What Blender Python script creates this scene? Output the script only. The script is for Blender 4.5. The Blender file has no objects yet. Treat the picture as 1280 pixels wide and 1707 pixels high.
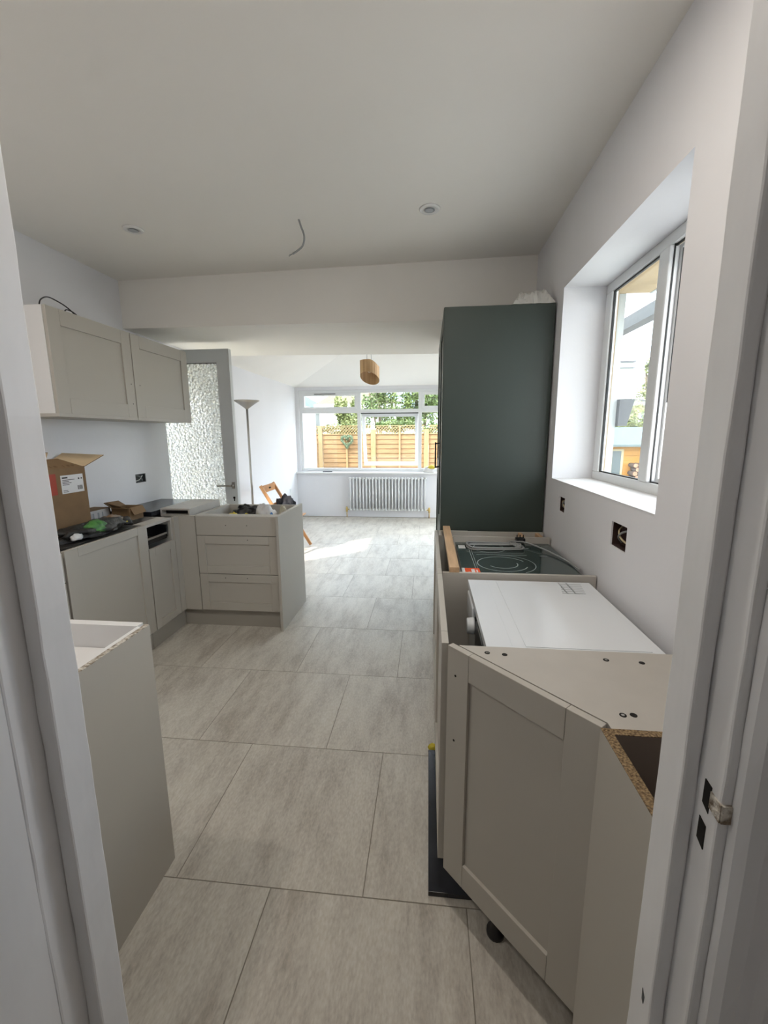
import bpy, bmesh, math, random
from mathutils import Vector, Matrix
random.seed(7)
D = bpy.data
S = bpy.context.scene
C = S.collection
PI = math.pi

# ------------------------------------------------------------------ camera
cam_d = D.cameras.new('camera')
cam = D.objects.new('camera', cam_d)
C.objects.link(cam)
S.camera = cam
# world axes written in camera axes (from the vanishing points of the photograph)
Rw = Matrix(((0.99478179, -0.01253617, 0.10125235),
             (0.1018616, 0.1782578, -0.97869728),
             (-0.00577991, 0.98390396, 0.17860457)))
cam.matrix_world = Matrix.Translation((0, 0, 1.45)) @ Rw.to_4x4()
cam_d.sensor_fit = 'VERTICAL'
cam_d.sensor_height = 24.0
cam_d.lens = 711.0 / 1707.0 * 24.0
cam_d.clip_start = 0.02
cam_d.clip_end = 300

# ------------------------------------------------------------------ light
SKY = 3.5
SUN = 2.2
world = D.worlds.new('world')
S.world = world
world.use_nodes = True
wn, wl = world.node_tree.nodes, world.node_tree.links
wn.clear()
wo = wn.new('ShaderNodeOutputWorld')
bg = wn.new('ShaderNodeBackground')
tc = wn.new('ShaderNodeTexCoord')
mp = wn.new('ShaderNodeMapping')
mp.inputs['Scale'].default_value = (1.2, 1.2, 3.5)
nz = wn.new('ShaderNodeTexNoise')
nz.inputs['Scale'].default_value = 2.2
nz.inputs['Detail'].default_value = 6
rp = wn.new('ShaderNodeValToRGB')
rp.color_ramp.elements[0].position = 0.35
rp.color_ramp.elements[0].color = (0.40, 0.57, 0.80, 1)
rp.color_ramp.elements[1].position = 0.62
rp.color_ramp.elements[1].color = (0.99, 0.965, 0.935, 1)
wl.new(tc.outputs['Generated'], mp.inputs['Vector'])
wl.new(mp.outputs['Vector'], nz.inputs['Vector'])
wl.new(nz.outputs['Fac'], rp.inputs['Fac'])
wl.new(rp.outputs['Color'], bg.inputs['Color'])
bg.inputs['Strength'].default_value = SKY
wl.new(bg.outputs['Background'], wo.inputs['Surface'])

sun_d = D.lights.new('sun', 'SUN')
sun_d.energy = SUN
sun_d.angle = math.radians(1.5)
sun_d.color = (1.0, 0.95, 0.86)
sun = D.objects.new('sun', sun_d)
C.objects.link(sun)
sun.rotation_euler = Vector((0.62, 0.50, -0.72)).to_track_quat('-Z', 'Y').to_euler()

S.view_settings.view_transform = 'Standard'
S.view_settings.look = 'None'
S.view_settings.gamma = 1
S.view_settings.use_curve_mapping = False
S.view_settings.exposure = 1.6


# ------------------------------------------------------------------ materials
def mat(name, col, rough=0.6, metal=0.0, var=0.0, scale=8.0, bump=0.0, bscale=60.0, stretch=(1, 1, 1), spec=0.5, col2=None, detail=4.0):
    m = D.materials.new(name)
    m.use_nodes = True
    nt = m.node_tree
    b = nt.nodes['Principled BSDF']
    b.inputs['Base Color'].default_value = (*col, 1)
    b.inputs['Roughness'].default_value = rough
    b.inputs['Metallic'].default_value = metal
    b.inputs['Specular IOR Level'].default_value = spec
    t = nt.nodes.new('ShaderNodeTexCoord')
    mpn = nt.nodes.new('ShaderNodeMapping')
    mpn.inputs['Scale'].default_value = stretch
    nt.links.new(t.outputs['Object'], mpn.inputs['Vector'])
    if var or col2:
        n = nt.nodes.new('ShaderNodeTexNoise')
        n.inputs['Scale'].default_value = scale
        n.inputs['Detail'].default_value = detail
        nt.links.new(mpn.outputs['Vector'], n.inputs['Vector'])
        r = nt.nodes.new('ShaderNodeValToRGB')
        c2 = col2 or tuple(min(1, c * (1 + var)) for c in col)
        c1 = col if col2 else tuple(c * (1 - var) for c in col)
        r.color_ramp.elements[0].position = 0.35
        r.color_ramp.elements[0].color = (*c1, 1)
        r.color_ramp.elements[1].position = 0.65
        r.color_ramp.elements[1].color = (*c2, 1)
        nt.links.new(n.outputs['Fac'], r.inputs['Fac'])
        nt.links.new(r.outputs['Color'], b.inputs['Base Color'])
    if bump:
        n = nt.nodes.new('ShaderNodeTexNoise')
        n.inputs['Scale'].default_value = bscale
        n.inputs['Detail'].default_value = 3
        nt.links.new(mpn.outputs['Vector'], n.inputs['Vector'])
        bp = nt.nodes.new('ShaderNodeBump')
        bp.inputs['Strength'].default_value = bump
        bp.inputs['Distance'].default_value = 0.01
        nt.links.new(n.outputs['Fac'], bp.inputs['Height'])
        nt.links.new(bp.outputs['Normal'], b.inputs['Normal'])
    return m


M = {}
M['wall'] = mat('plaster_wall', (0.785, 0.78, 0.80), 0.8, var=0.012, scale=2, bump=0.08, bscale=25)
M['ceiling'] = mat('ceiling_paint', (0.88, 0.85, 0.80), 0.85, var=0.01, scale=1.5)
M['gloss'] = mat('old_gloss_paint', (0.82, 0.82, 0.83), 0.42, var=0.05, scale=9, bump=0.25, bscale=14, stretch=(1, 1, 0.35))
M['cab'] = mat('pebble_grey_cabinet', (0.47, 0.44, 0.39), 0.5, var=0.01, scale=3)
M['carcass'] = mat('pebble_grey_board', (0.49, 0.46, 0.415), 0.55, var=0.03, scale=10)
M['white_board'] = mat('white_board', (0.78, 0.77, 0.76), 0.45)
M['green'] = mat('dark_green_panel', (0.034, 0.047, 0.039), 0.45, var=0.03, scale=4)
M['black'] = mat('black_plastic', (0.012, 0.012, 0.014), 0.35)
M['blackgloss'] = mat('black_gloss', (0.018, 0.02, 0.026), 0.25, var=0.3, scale=5)
M['void'] = mat('dark_hole', (0.008, 0.007, 0.006), 0.9)
M['upvc'] = mat('white_upvc', (0.78, 0.79, 0.79), 0.3)
M['upvc_shaded'] = mat('backlit_door_upvc', (0.62, 0.64, 0.645), 0.35)  # white uPVC given a greyer colour for its backlit shade
M['sealant'] = mat('beige_sealed_reveal', (0.30, 0.22, 0.12), 0.7, var=0.08, scale=12)
M['seal'] = mat('rubber_seal', (0.015, 0.015, 0.015), 0.5)
M['enamel'] = mat('white_enamel', (0.80, 0.83, 0.86), 0.22)
M['steel'] = mat('brushed_steel', (0.36, 0.34, 0.31), 0.36, metal=1.0)
M['brass'] = mat('brass_valve', (0.65, 0.47, 0.18), 0.35, metal=1.0)
M['copper'] = mat('dusty_pipe', (0.55, 0.45, 0.28), 0.5)
M['card'] = mat('brown_cardboard', (0.215, 0.13, 0.062), 0.8, var=0.05, scale=14)
M['cardin'] = mat('pale_cardboard', (0.80, 0.61, 0.38), 0.8, var=0.04, scale=14)
M['cardend'] = mat('cut_cardboard', (0.16, 0.09, 0.04), 0.9)
M['red'] = mat('red_sticker', (0.36, 0.04, 0.014), 0.5)
M['orange'] = mat('orange_red_sticker', (0.85, 0.11, 0.03), 0.4)
M['paper'] = mat('white_paper', (0.74, 0.73, 0.73), 0.6)
M['ink'] = mat('dark_ink', (0.05, 0.045, 0.045), 0.7)
M['greyink'] = mat('grey_print', (0.42, 0.44, 0.46), 0.6)
M['greenbag'] = mat('green_print', (0.015, 0.10, 0.02), 0.45, col2=(0.09, 0.27, 0.06), scale=25)
M['darkbag'] = mat('black_sack', (0.018, 0.017, 0.016), 0.5, var=0.4, scale=12, bump=0.6, bscale=30)
M['brownbag'] = mat('brown_sack_print', (0.20, 0.13, 0.08), 0.4, var=0.3, scale=18)
M['glassdark'] = mat('hob_glass', (0.045, 0.065, 0.062), 0.08)
M['ringline'] = mat('hob_marking', (0.42, 0.46, 0.46), 0.4)
M['cable'] = mat('grey_cable', (0.30, 0.31, 0.31), 0.45)
M['whitecable'] = mat('white_cable', (0.72, 0.72, 0.70), 0.5)
M['wood'] = mat('pine_batten', (0.55, 0.36, 0.21), 0.6, var=0.12, scale=9, stretch=(6, 0.6, 6))
M['chairwood'] = mat('beech_chair', (0.55, 0.27, 0.11), 0.45, var=0.1, scale=9)
M['cloth'] = mat('black_cloth', (0.018, 0.018, 0.024), 0.85, bump=0.5, bscale=40)
M['bagwhite'] = mat('white_plastic_bag', (0.72, 0.71, 0.70), 0.35, var=0.05, scale=20, bump=0.8, bscale=28)
M['sand'] = mat('cream_bag', (0.50, 0.46, 0.34), 0.6, bump=0.5, bscale=35)
M['blue'] = mat('blue_pack', (0.10, 0.28, 0.62), 0.5)
M['yellow'] = mat('yellow_glove', (0.62, 0.50, 0.04), 0.6)
M['slat_fence'] = mat('larch_slat', (0.27, 0.155, 0.068), 0.75, var=0.16, scale=5, stretch=(0.6, 4, 9))
M['post_fence'] = mat('pale_post', (0.32, 0.215, 0.10), 0.75, var=0.1, scale=6, stretch=(6, 6, 0.7))
M['render'] = mat('white_render', (0.40, 0.42, 0.41), 0.9, var=0.04, scale=6)
M['cream'] = mat('cream_render', (0.30, 0.265, 0.16), 0.9)
M['soffit'] = mat('tan_soffit', (0.34, 0.25, 0.14), 0.8, var=0.1, scale=7)
M['rooftile'] = mat('brown_roof', (0.11, 0.09, 0.06), 0.9, var=0.2, scale=6)
M['greyroof'] = mat('grey_green_felt', (0.075, 0.10, 0.10), 0.9, var=0.12, scale=8)
M['slate'] = mat('teal_roof', (0.05, 0.10, 0.09), 0.8, var=0.1, scale=4)
M['shed'] = mat('yellow_shed', (0.30, 0.135, 0.006), 0.7, var=0.05, scale=3)
M['logend'] = mat('log_end', (0.22, 0.12, 0.07), 0.85, var=0.2, scale=30)
M['logdark'] = mat('log_bark', (0.05, 0.03, 0.02), 0.9)
M['leaf'] = mat('green_leaf', (0.07, 0.12, 0.03), 0.5, col2=(0.17, 0.22, 0.07), scale=2.5, detail=5)
M['leaf2'] = mat('yellow_green_leaf', (0.10, 0.13, 0.03), 0.5, col2=(0.22, 0.24, 0.09), scale=2.5, detail=5)
M['bark'] = mat('bark', (0.22, 0.17, 0.12), 0.9)
M['wreath'] = mat('grey_green_wreath', (0.13, 0.17, 0.10), 0.9, var=0.4, scale=30)
M['ground'] = mat('pale_patio', (0.42, 0.40, 0.36), 0.9, var=0.08, scale=3)
M['grey_table'] = mat('grey_tabletop', (0.36, 0.37, 0.37), 0.6)
M['darkgrey'] = mat('dark_grey', (0.07, 0.075, 0.08), 0.6)
M['winpane'] = mat('far_window', (0.05, 0.07, 0.075), 0.15)
M['chipedge'] = mat('chipboard_edge', (0.10, 0.06, 0.03), 0.9, col2=(0.36, 0.25, 0.13), scale=230, bump=0.6, bscale=190, detail=2)
M['chippale'] = mat('pale_chipboard_edge', (0.22, 0.17, 0.12), 0.9, col2=(0.68, 0.64, 0.57), scale=120, bump=0.5, bscale=160, detail=2)
M['plinth'] = mat('pebble_grey_plinth', (0.37, 0.345, 0.30), 0.5)
M['grout'] = mat('grout', (0.30, 0.27, 0.225), 0.95)
M['alu'] = mat('alu', (0.6, 0.6, 0.6), 0.3, metal=1.0)


def tile_mat():
    m = D.materials.new('porcelain_tile')
    m.use_nodes = True
    nt = m.node_tree
    N, L = nt.nodes, nt.links
    b = N['Principled BSDF']
    t = N.new('ShaderNodeTexCoord')
    oi = N.new('ShaderNodeObjectInfo')
    ml = N.new('ShaderNodeMath'); ml.operation = 'MULTIPLY'; ml.inputs[1].default_value = 37.0
    L.new(oi.outputs['Random'], ml.inputs[0])
    ad = N.new('ShaderNodeVectorMath'); ad.operation = 'ADD'
    L.new(t.outputs['Object'], ad.inputs[0]); L.new(ml.outputs[0], ad.inputs[1])
    mp1 = N.new('ShaderNodeMapping'); mp1.inputs['Scale'].default_value = (9, 2.2, 1)
    L.new(ad.outputs[0], mp1.inputs['Vector'])
    n1 = N.new('ShaderNodeTexNoise'); n1.inputs['Scale'].default_value = 1.1; n1.inputs['Detail'].default_value = 9; n1.inputs['Roughness'].default_value = 0.74
    L.new(mp1.outputs[0], n1.inputs['Vector'])
    r = N.new('ShaderNodeValToRGB')
    e = r.color_ramp.elements
    e[0].position = 0.36; e[0].color = (0.42, 0.375, 0.32, 1)
    e[1].position = 0.60; e[1].color = (0.61, 0.57, 0.50, 1)
    k = e.new(0.47); k.color = (0.53, 0.49, 0.43, 1)
    L.new(n1.outputs['Fac'], r.inputs['Fac'])
    mp2 = N.new('ShaderNodeMapping'); mp2.inputs['Scale'].default_value = (75, 30, 1)
    L.new(ad.outputs[0], mp2.inputs['Vector'])
    n2 = N.new('ShaderNodeTexNoise'); n2.inputs['Scale'].default_value = 2.0; n2.inputs['Detail'].default_value = 5
    L.new(mp2.outputs[0], n2.inputs['Vector'])
    mx = N.new('ShaderNodeMix'); mx.data_type = 'RGBA'; mx.blend_type = 'OVERLAY'
    mx.inputs['Factor'].default_value = 0.35
    L.new(r.outputs['Color'], mx.inputs['A'])
    L.new(n2.outputs['Fac'], mx.inputs['B'])
    L.new(mx.outputs['Result'], b.inputs['Base Color'])
    b.inputs['Roughness'].default_value = 0.42
    bp = N.new('ShaderNodeBump'); bp.inputs['Strength'].default_value = 0.12; bp.inputs['Distance'].default_value = 0.004
    L.new(n2.outputs['Fac'], bp.inputs['Height']); L.new(bp.outputs['Normal'], b.inputs['Normal'])
    return m


M['tile'] = tile_mat()


def glass_mat(name, frosted=False):
    m = D.materials.new(name)
    m.use_nodes = True
    nt = m.node_tree
    N, L = nt.nodes, nt.links
    N.clear()
    out = N.new('ShaderNodeOutputMaterial')
    mix = N.new('ShaderNodeMixShader')
    gl = N.new('ShaderNodeBsdfGlossy'); gl.inputs['Roughness'].default_value = 0.02
    if not frosted:
        tr = N.new('ShaderNodeBsdfTransparent'); tr.inputs['Color'].default_value = (0.95, 0.97, 0.96, 1)
        lw = N.new('ShaderNodeLayerWeight'); lw.inputs['Blend'].default_value = 0.5
        pw = N.new('ShaderNodeMath'); pw.operation = 'POWER'; pw.inputs[1].default_value = 5.0
        ma = N.new('ShaderNodeMath'); ma.operation = 'MULTIPLY_ADD'; ma.inputs[1].default_value = 0.9; ma.inputs[2].default_value = 0.03
        L.new(lw.outputs['Facing'], pw.inputs[0]); L.new(pw.outputs[0], ma.inputs[0])
        L.new(ma.outputs[0], mix.inputs[0])
        L.new(tr.outputs[0], mix.inputs[1]); L.new(gl.outputs[0], mix.inputs[2])
    else:
        t = N.new('ShaderNodeTexCoord')
        v = N.new('ShaderNodeTexVoronoi'); v.inputs['Scale'].default_value = 46
        v.feature = 'F1'
        L.new(t.outputs['Object'], v.inputs['Vector'])
        bp = N.new('ShaderNodeBump'); bp.inputs['Strength'].default_value = 1.0; bp.inputs['Distance'].default_value = 0.05
        L.new(v.outputs['Distance'], bp.inputs['Height'])
        rf = N.new('ShaderNodeBsdfRefraction'); rf.inputs['IOR'].default_value = 1.45; rf.inputs['Roughness'].default_value = 0.10
        rf.inputs['Color'].default_value = (0.96, 0.98, 0.98, 1)
        L.new(bp.outputs['Normal'], rf.inputs['Normal']); L.new(bp.outputs['Normal'], gl.inputs['Normal'])
        tl = N.new('ShaderNodeBsdfTranslucent'); tl.inputs['Color'].default_value = (0.9, 0.93, 0.93, 1)
        m2 = N.new('ShaderNodeMixShader'); m2.inputs[0].default_value = 0.28
        L.new(rf.outputs[0], m2.inputs[1]); L.new(tl.outputs[0], m2.inputs[2])
        mix.inputs[0].default_value = 0.06
        L.new(m2.outputs[0], mix.inputs[1]); L.new(gl.outputs[0], mix.inputs[2])
    L.new(mix.outputs[0], out.inputs['Surface'])
    return m


M['glass'] = glass_mat('clear_glass')
M['frost'] = glass_mat('pebbled_obscure_glass', True)


def plastic_mat():
    m = D.materials.new('thin_polythene')
    m.use_nodes = True
    b = m.node_tree.nodes['Principled BSDF']
    b.inputs['Base Color'].default_value = (0.74, 0.73, 0.69, 1)
    b.inputs['Roughness'].default_value = 0.22
    b.inputs['Alpha'].default_value = 0.93
    return m


M['poly'] = plastic_mat()
M['renderpale'] = mat('pale_render', (0.72, 0.75, 0.75), 0.9, var=0.04)
M['creampale'] = mat('straw_fence', (0.66, 0.58, 0.36), 0.9, var=0.08)
M['shade_taupe'] = mat('shaded_inside', (0.20, 0.155, 0.125), 0.6)  # grey board darkened in colour for the shade inside the open unit
M['maroon'] = mat('dark_maroon', (0.035, 0.014, 0.011), 0.8)


# ------------------------------------------------------------------ mesh helpers
def nb():
    return bmesh.new()


def box(bm, x0, x1, y0, y1, z0, z1, mi=0, mtx=None):
    vs = [bm.verts.new((x, y, z)) for x in (x0, x1) for y in (y0, y1) for z in (z0, z1)]
    for f in ((0, 1, 3, 2), (4, 6, 7, 5), (0, 4, 5, 1), (2, 3, 7, 6), (0, 2, 6, 4), (1, 5, 7, 3)):
        fc = bm.faces.new([vs[i] for i in f]); fc.material_index = mi
    if mtx is not None:
        bmesh.ops.transform(bm, matrix=mtx, verts=vs)
    return vs


def prism(bm, pts, z0, z1, mi=0, mtx=None):
    a = [bm.verts.new((p[0], p[1], z0)) for p in pts]
    b = [bm.verts.new((p[0], p[1], z1)) for p in pts]
    n = len(pts)
    bm.faces.new(a[::-1]).material_index = mi
    bm.faces.new(b).material_index = mi
    for i in range(n):
        bm.faces.new((a[i], a[(i + 1) % n], b[(i + 1) % n], b[i])).material_index = mi
    if mtx is not None:
        bmesh.ops.transform(bm, matrix=mtx, verts=a + b)
    return a + b


def tube(bm, pts, r, seg=8, mi=0, closed=False, rs=None):
    pts = [Vector(p) for p in pts]
    n = len(pts)
    rings = []
    up = None
    for i, p in enumerate(pts):
        if closed:
            t = pts[(i + 1) % n] - pts[i - 1]
        else:
            t = pts[min(i + 1, n - 1)] - pts[max(i - 1, 0)]
        t.normalize()
        if up is None:
            up = Vector((0, 0, 1)) if abs(t.z) < 0.9 else Vector((1, 0, 0))
        s = t.cross(up)
        if s.length < 1e-4:
            s = t.orthogonal()
        s.normalize()
        up = s.cross(t).normalized()
        rr = rs[i] if rs else r
        rings.append([bm.verts.new(p + (s * math.cos(2 * PI * k / seg) + up * math.sin(2 * PI * k / seg)) * rr) for k in range(seg)])
    m = n if closed else n - 1
    for i in range(m):
        a, b = rings[i], rings[(i + 1) % n]
        for k in range(seg):
            f = bm.faces.new((a[k], a[(k + 1) % seg], b[(k + 1) % seg], b[k])); f.material_index = mi; f.smooth = True
    if not closed:
        bm.faces.new(rings[0][::-1]).material_index = mi
        bm.faces.new(rings[-1]).material_index = mi


def lathe(bm, prof, cx, cy, seg=24, mi=0, axis='Z'):
    """prof: list of (r, z); closed profile surface of revolution about a vertical axis."""
    rings = []
    for r, z in prof:
        rings.append([bm.verts.new((cx + max(r, 1e-4) * math.cos(2 * PI * k / seg), cy + max(r, 1e-4) * math.sin(2 * PI * k / seg), z)) for k in range(seg)])
    for a, b in zip(rings, rings[1:]):
        for k in range(seg):
            f = bm.faces.new((a[k], a[(k + 1) % seg], b[(k + 1) % seg], b[k])); f.material_index = mi; f.smooth = True
    bm.faces.new(rings[0][::-1]).material_index = mi
    bm.faces.new(rings[-1]).material_index = mi


def smooth_path(pts, n=8):
    pts = [Vector(p) for p in pts]
    out = []
    P = [pts[0]] + pts + [pts[-1]]
    for i in range(1, len(P) - 2):
        for k in range(n):
            t = k / n
            a, b, c, d = P[i - 1], P[i], P[i + 1], P[i + 2]
            out.append(0.5 * ((2 * b) + (c - a) * t + (2 * a - 5 * b + 4 * c - d) * t * t + (3 * b - a - 3 * c + d) * t ** 3))
    out.append(pts[-1])
    return out


def obj(name, bm, mats, parent=None, bevel=0.0, recalc=True):
    if recalc:
        bmesh.ops.recalc_face_normals(bm, faces=bm.faces)
    me = D.meshes.new(name)
    bm.to_mesh(me)
    bm.free()
    if not isinstance(mats, (list, tuple)):
        mats = [mats]
    for m in mats:
        me.materials.append(M[m] if isinstance(m, str) else m)
    o = D.objects.new(name, me)
    C.objects.link(o)
    if parent is not None:
        o.parent = parent
        o.matrix_parent_inverse = Matrix.Translation(parent.location).inverted()
    if bevel:
        md = o.modifiers.new('bevel', 'BEVEL')
        md.width = bevel; md.segments = 2; md.limit_method = 'ANGLE'
    return o


def bobj(name, m, parent, *bx, bevel=0.0):
    bm = nb()
    for b in bx:
        box(bm, *b)
    return obj(name, bm, m, parent, bevel)


def tag(o, label=None, cat=None, group=None, kind=None):
    if label: o['label'] = label
    if cat: o['category'] = cat
    if group: o['group'] = group
    if kind: o['kind'] = kind
    return o


def thing(name, label, cat, loc=(0, 0, 0), group=None):
    o = D.objects.new(name, None)
    C.objects.link(o)
    o.location = loc
    o.empty_display_size = 0.1
    return tag(o, label, cat, group)


def panel_with_holes(bm, axis, p0, p1, u0, u1, v0, v1, holes):
    """solid wall slab; axis 'x': normal X (u=y, v=z); axis 'y': normal Y (u=x, v=z)"""
    us = sorted({u0, u1, *[h[0] for h in holes], *[h[1] for h in holes]})
    vs = sorted({v0, v1, *[h[2] for h in holes], *[h[3] for h in holes]})
    us = [u for u in us if u0 <= u <= u1]; vs = [v for v in vs if v0 <= v <= v1]

    def solid(i, j):
        if i < 0 or j < 0 or i >= len(us) - 1 or j >= len(vs) - 1:
            return False
        cu, cv = (us[i] + us[i + 1]) / 2, (vs[j] + vs[j + 1]) / 2
        return not any(h[0] < cu < h[1] and h[2] < cv < h[3] for h in holes)
    cache = {}

    def V(p, i, j):
        k = (p, i, j)
        if k not in cache:
            co = (p, us[i], vs[j]) if axis == 'x' else (us[i], p, vs[j])
            cache[k] = bm.verts.new(co)
        return cache[k]
    for i in range(len(us) - 1):
        for j in range(len(vs) - 1):
            if not solid(i, j):
                continue
            for p in (p0, p1):
                bm.faces.new((V(p, i, j), V(p, i + 1, j), V(p, i + 1, j + 1), V(p, i, j + 1)))
            for (di, dj, a, b) in ((-1, 0, (i, j), (i, j + 1)), (1, 0, (i + 1, j), (i + 1, j + 1)), (0, -1, (i, j), (i + 1, j)), (0, 1, (i, j + 1), (i + 1, j + 1))):
                if not solid(i + di, j + dj):
                    bm.faces.new((V(p0, *a), V(p0, *b), V(p1, *b), V(p1, *a)))


def struct(o, kind='structure'):
    o['kind'] = kind
    return o


# ================================================================== STRUCTURE
XL, XR = -2.34, 0.70          # kitchen left / right wall faces
YW = 0.508                    # kitchen face of the doorway wall
ZC = 2.60                     # kitchen ceiling
YE = 7.53                     # far window wall
XE = 1.00                     # extension right wall
YB = 3.19                     # beam face
YS = 4.42                     # far edge of lowered soffit
ZS = 2.235

# ---- floor and tiles
bm = nb(); box(bm, -2.64, 1.30, -1.6, 7.83, -0.12, -0.0018)
floor = struct(obj('floor', bm, 'grout'))
TW, G = 0.6275, 0.0035
row_off = [0.136, -0.19, -0.46, -0.17, -0.447, -0.13, -0.43, -0.10, -0.40, -0.12, -0.42, -0.12]
full = None
for r in range(-3, 11):
    y0 = 1.102 - TW + r * 0.6295
    off = row_off[r % len(row_off)] if r < 0 else row_off[r]
    for k in range(-6, 4):
        x0 = off + k * TW
        x0c, x1c = max(x0, -2.34), min(x0 + TW, XE)
        y0c, y1c = max(y0, -0.9), min(y0 + 0.6295, YE)
        if x1c - x0c < 0.02 or y1c - y0c < 0.02:
            continue
        if y1c < 3.2 and x0c > 0.72:
            continue
        hx, hy = (x1c - x0c) / 2 - G / 2, (y1c - y0c) / 2 - G / 2
        isfull = abs(hx - (TW - G) / 2) < 1e-4 and abs(hy - (0.6295 - G) / 2) < 1e-4
        if isfull and full is not None:
            o = full.copy(); C.objects.link(o)
        else:
            b2 = nb(); vs = box(b2, -hx, hx, -hy, hy, -0.008, 0)
            o = obj('floor_tile', b2, 'tile', floor)
            if isfull: full = o
        o.location = ((x0c + x1c) / 2, (y0c + y1c) / 2, random.uniform(-0.0003, 0.0003))

# ---- ceiling of the kitchen
bm = nb(); box(bm, -2.64, 0.98, 0.3, 3.4, ZC, ZC + 0.2)
ceiling = struct(obj('ceiling', bm, 'ceiling'))

# ---- lowered beam and soffit
bm = nb()
prism(bm, [(-2.5, 3.255), (0.70, 3.13), (0.97, 3.13), (0.97, 3.22), (1.15, 3.22), (1.15, YS), (-2.5, YS)], 0, 1)
for v in bm.verts:
    if v.co.z < 0.5:
        v.co.z = 2.262 - (v.co.x + 2.5) * 0.014
    else:
        v.co.z = ZC + 0.02 if v.co.y < 4 else ZC + 0.45
beam = struct(obj('trim_1', bm, 'ceiling'))

# ---- vaulted ceiling of the extension
A, B_, Cc, Dd = (-2.36, YS - .02, 2.265), (-2.36, YE + .02, 2.265), (XE + .02, YE + .02, 2.265), (XE + .02, YS - .02, 2.265)
R1, R2 = (-0.67, YS - .02, 2.82), (-0.67, 5.86, 2.82)
bm = nb()
V = {k: bm.verts.new(p) for k, p in dict(A=A, B=B_, C=Cc, D=Dd, R1=R1, R2=R2).items()}
for f in (('A', 'B', 'R2', 'R1'), ('B', 'C', 'R2')):
    bm.faces.new([V[i] for i in f])
# right slope with an unseen opening added to brighten the extension
def rs(x, y):
    return bm.verts.new((x, y, 2.265 + (XE + .02 - x) * .3284))
q = [rs(-.30, YS + .55), rs(.58, YS + .55), rs(.58, 5.75), rs(-.30, 5.5)]
for f in ((V['R1'], V['D'], q[1], q[0]), (V['D'], V['C'], q[2], q[1]), (V['C'], V['R2'], q[3], q[2]), (V['R2'], V['R1'], q[0], q[3])):
    bm.faces.new(f)
bmesh.ops.recalc_face_normals(bm, faces=bm.faces)
vault = struct(obj('ceiling.001', bm, 'ceiling', recalc=False))
sd = vault.modifiers.new('solidify', 'SOLIDIFY'); sd.thickness = 0.16
sd.offset = 1 if vault.data.polygons[0].normal.z > 0 else -1

# ---- left wall (kitchen and extension with the garden door opening)
YD0, YD1, ZD = 3.68, 4.64, 2.17
bm = nb()
panel_with_holes(bm, 'x', XL, -2.64, 0.3, 7.83, 0, 2.9, [(YD0, YD1, -0.1, ZD), (3.205, 3.335, 1.075, 1.145)])
wall_left = struct(obj('wall_left', bm, 'wall'))
# ---- right wall of the kitchen with the window opening and the two socket holes
WY0, WY1, WZ0, WZ1 = 1.375, 2.50, 1.200, 2.204
holes = [(WY0, WY1, WZ0, WZ1), (2.245, 2.335, 1.045, 1.122), (1.545, 1.672, 1.03, 1.122)]
bm = nb()
panel_with_holes(bm, 'x', XR, 0.98, 0.3, 3.2, 0, 2.8, holes)
wall_right = struct(obj('wall_right', bm, 'wall'))
bm = nb()
LIGHT_GAP = (5.15, 6.75, 0.03, 2.08)
panel_with_holes(bm, 'x', XE, 1.30, 3.2, 7.83, 0, 2.6, [LIGHT_GAP])
box(bm, 0.72, 1.0, 3.2, 3.3, 0, 2.6)
struct(obj('wall_right.001', bm, ['render']))
bm = nb(); panel_with_holes(bm, 'x', XE - 0.012, XE, 3.3, 7.53, 0, 2.6, [LIGHT_GAP])
box(bm, 0.70, 1.0, 3.3, 3.312, 0, 2.3)
struct(obj('wall_right.002', bm, ['wall']))
# glazed opening added out of view in the right wall to let light in
d3 = struct(thing('added_light_door', None, None, (1.12, 5.85, 0.03)))
bm = nb()
for y0, y1, z0, z1 in ((LIGHT_GAP[0], LIGHT_GAP[1], LIGHT_GAP[2], .11), (LIGHT_GAP[0], LIGHT_GAP[1], 2.0, LIGHT_GAP[3]), (LIGHT_GAP[0], LIGHT_GAP[0] + .08, .11, 2.0), (LIGHT_GAP[1] - .08, LIGHT_GAP[1], .11, 2.0), (5.90, 6.0, .11, 2.0)):
    box(bm, 1.08, 1.14, y0, y1, z0, z1)
obj('frame', bm, 'upvc', d3)
for y0, y1 in ((LIGHT_GAP[0] + .08, 5.90), (6.0, LIGHT_GAP[1] - .08)):
    bobj('pane', 'glass', d3, (1.108, 1.112, y0, y1, .11, 2.0))
# ---- far wall with the long window
FW0, FW1, FZ0, FZ1 = -2.275, 0.83, 0.812, 2.215
bm = nb()
panel_with_holes(bm, 'y', YE, 7.83, -2.64, 1.30, 0, 2.9, [(FW0, FW1, FZ0, FZ1)])
struct(obj('wall_back', bm, 'wall'))
# ---- doorway wall
bm = nb()
panel_with_holes(bm, 'y', 0.421, YW, -2.64, 0.98, 0, 2.8, [(-0.532, 0.332, -0.1, 2.06)])
struct(obj('wall_front', bm, 'wall'))
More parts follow.
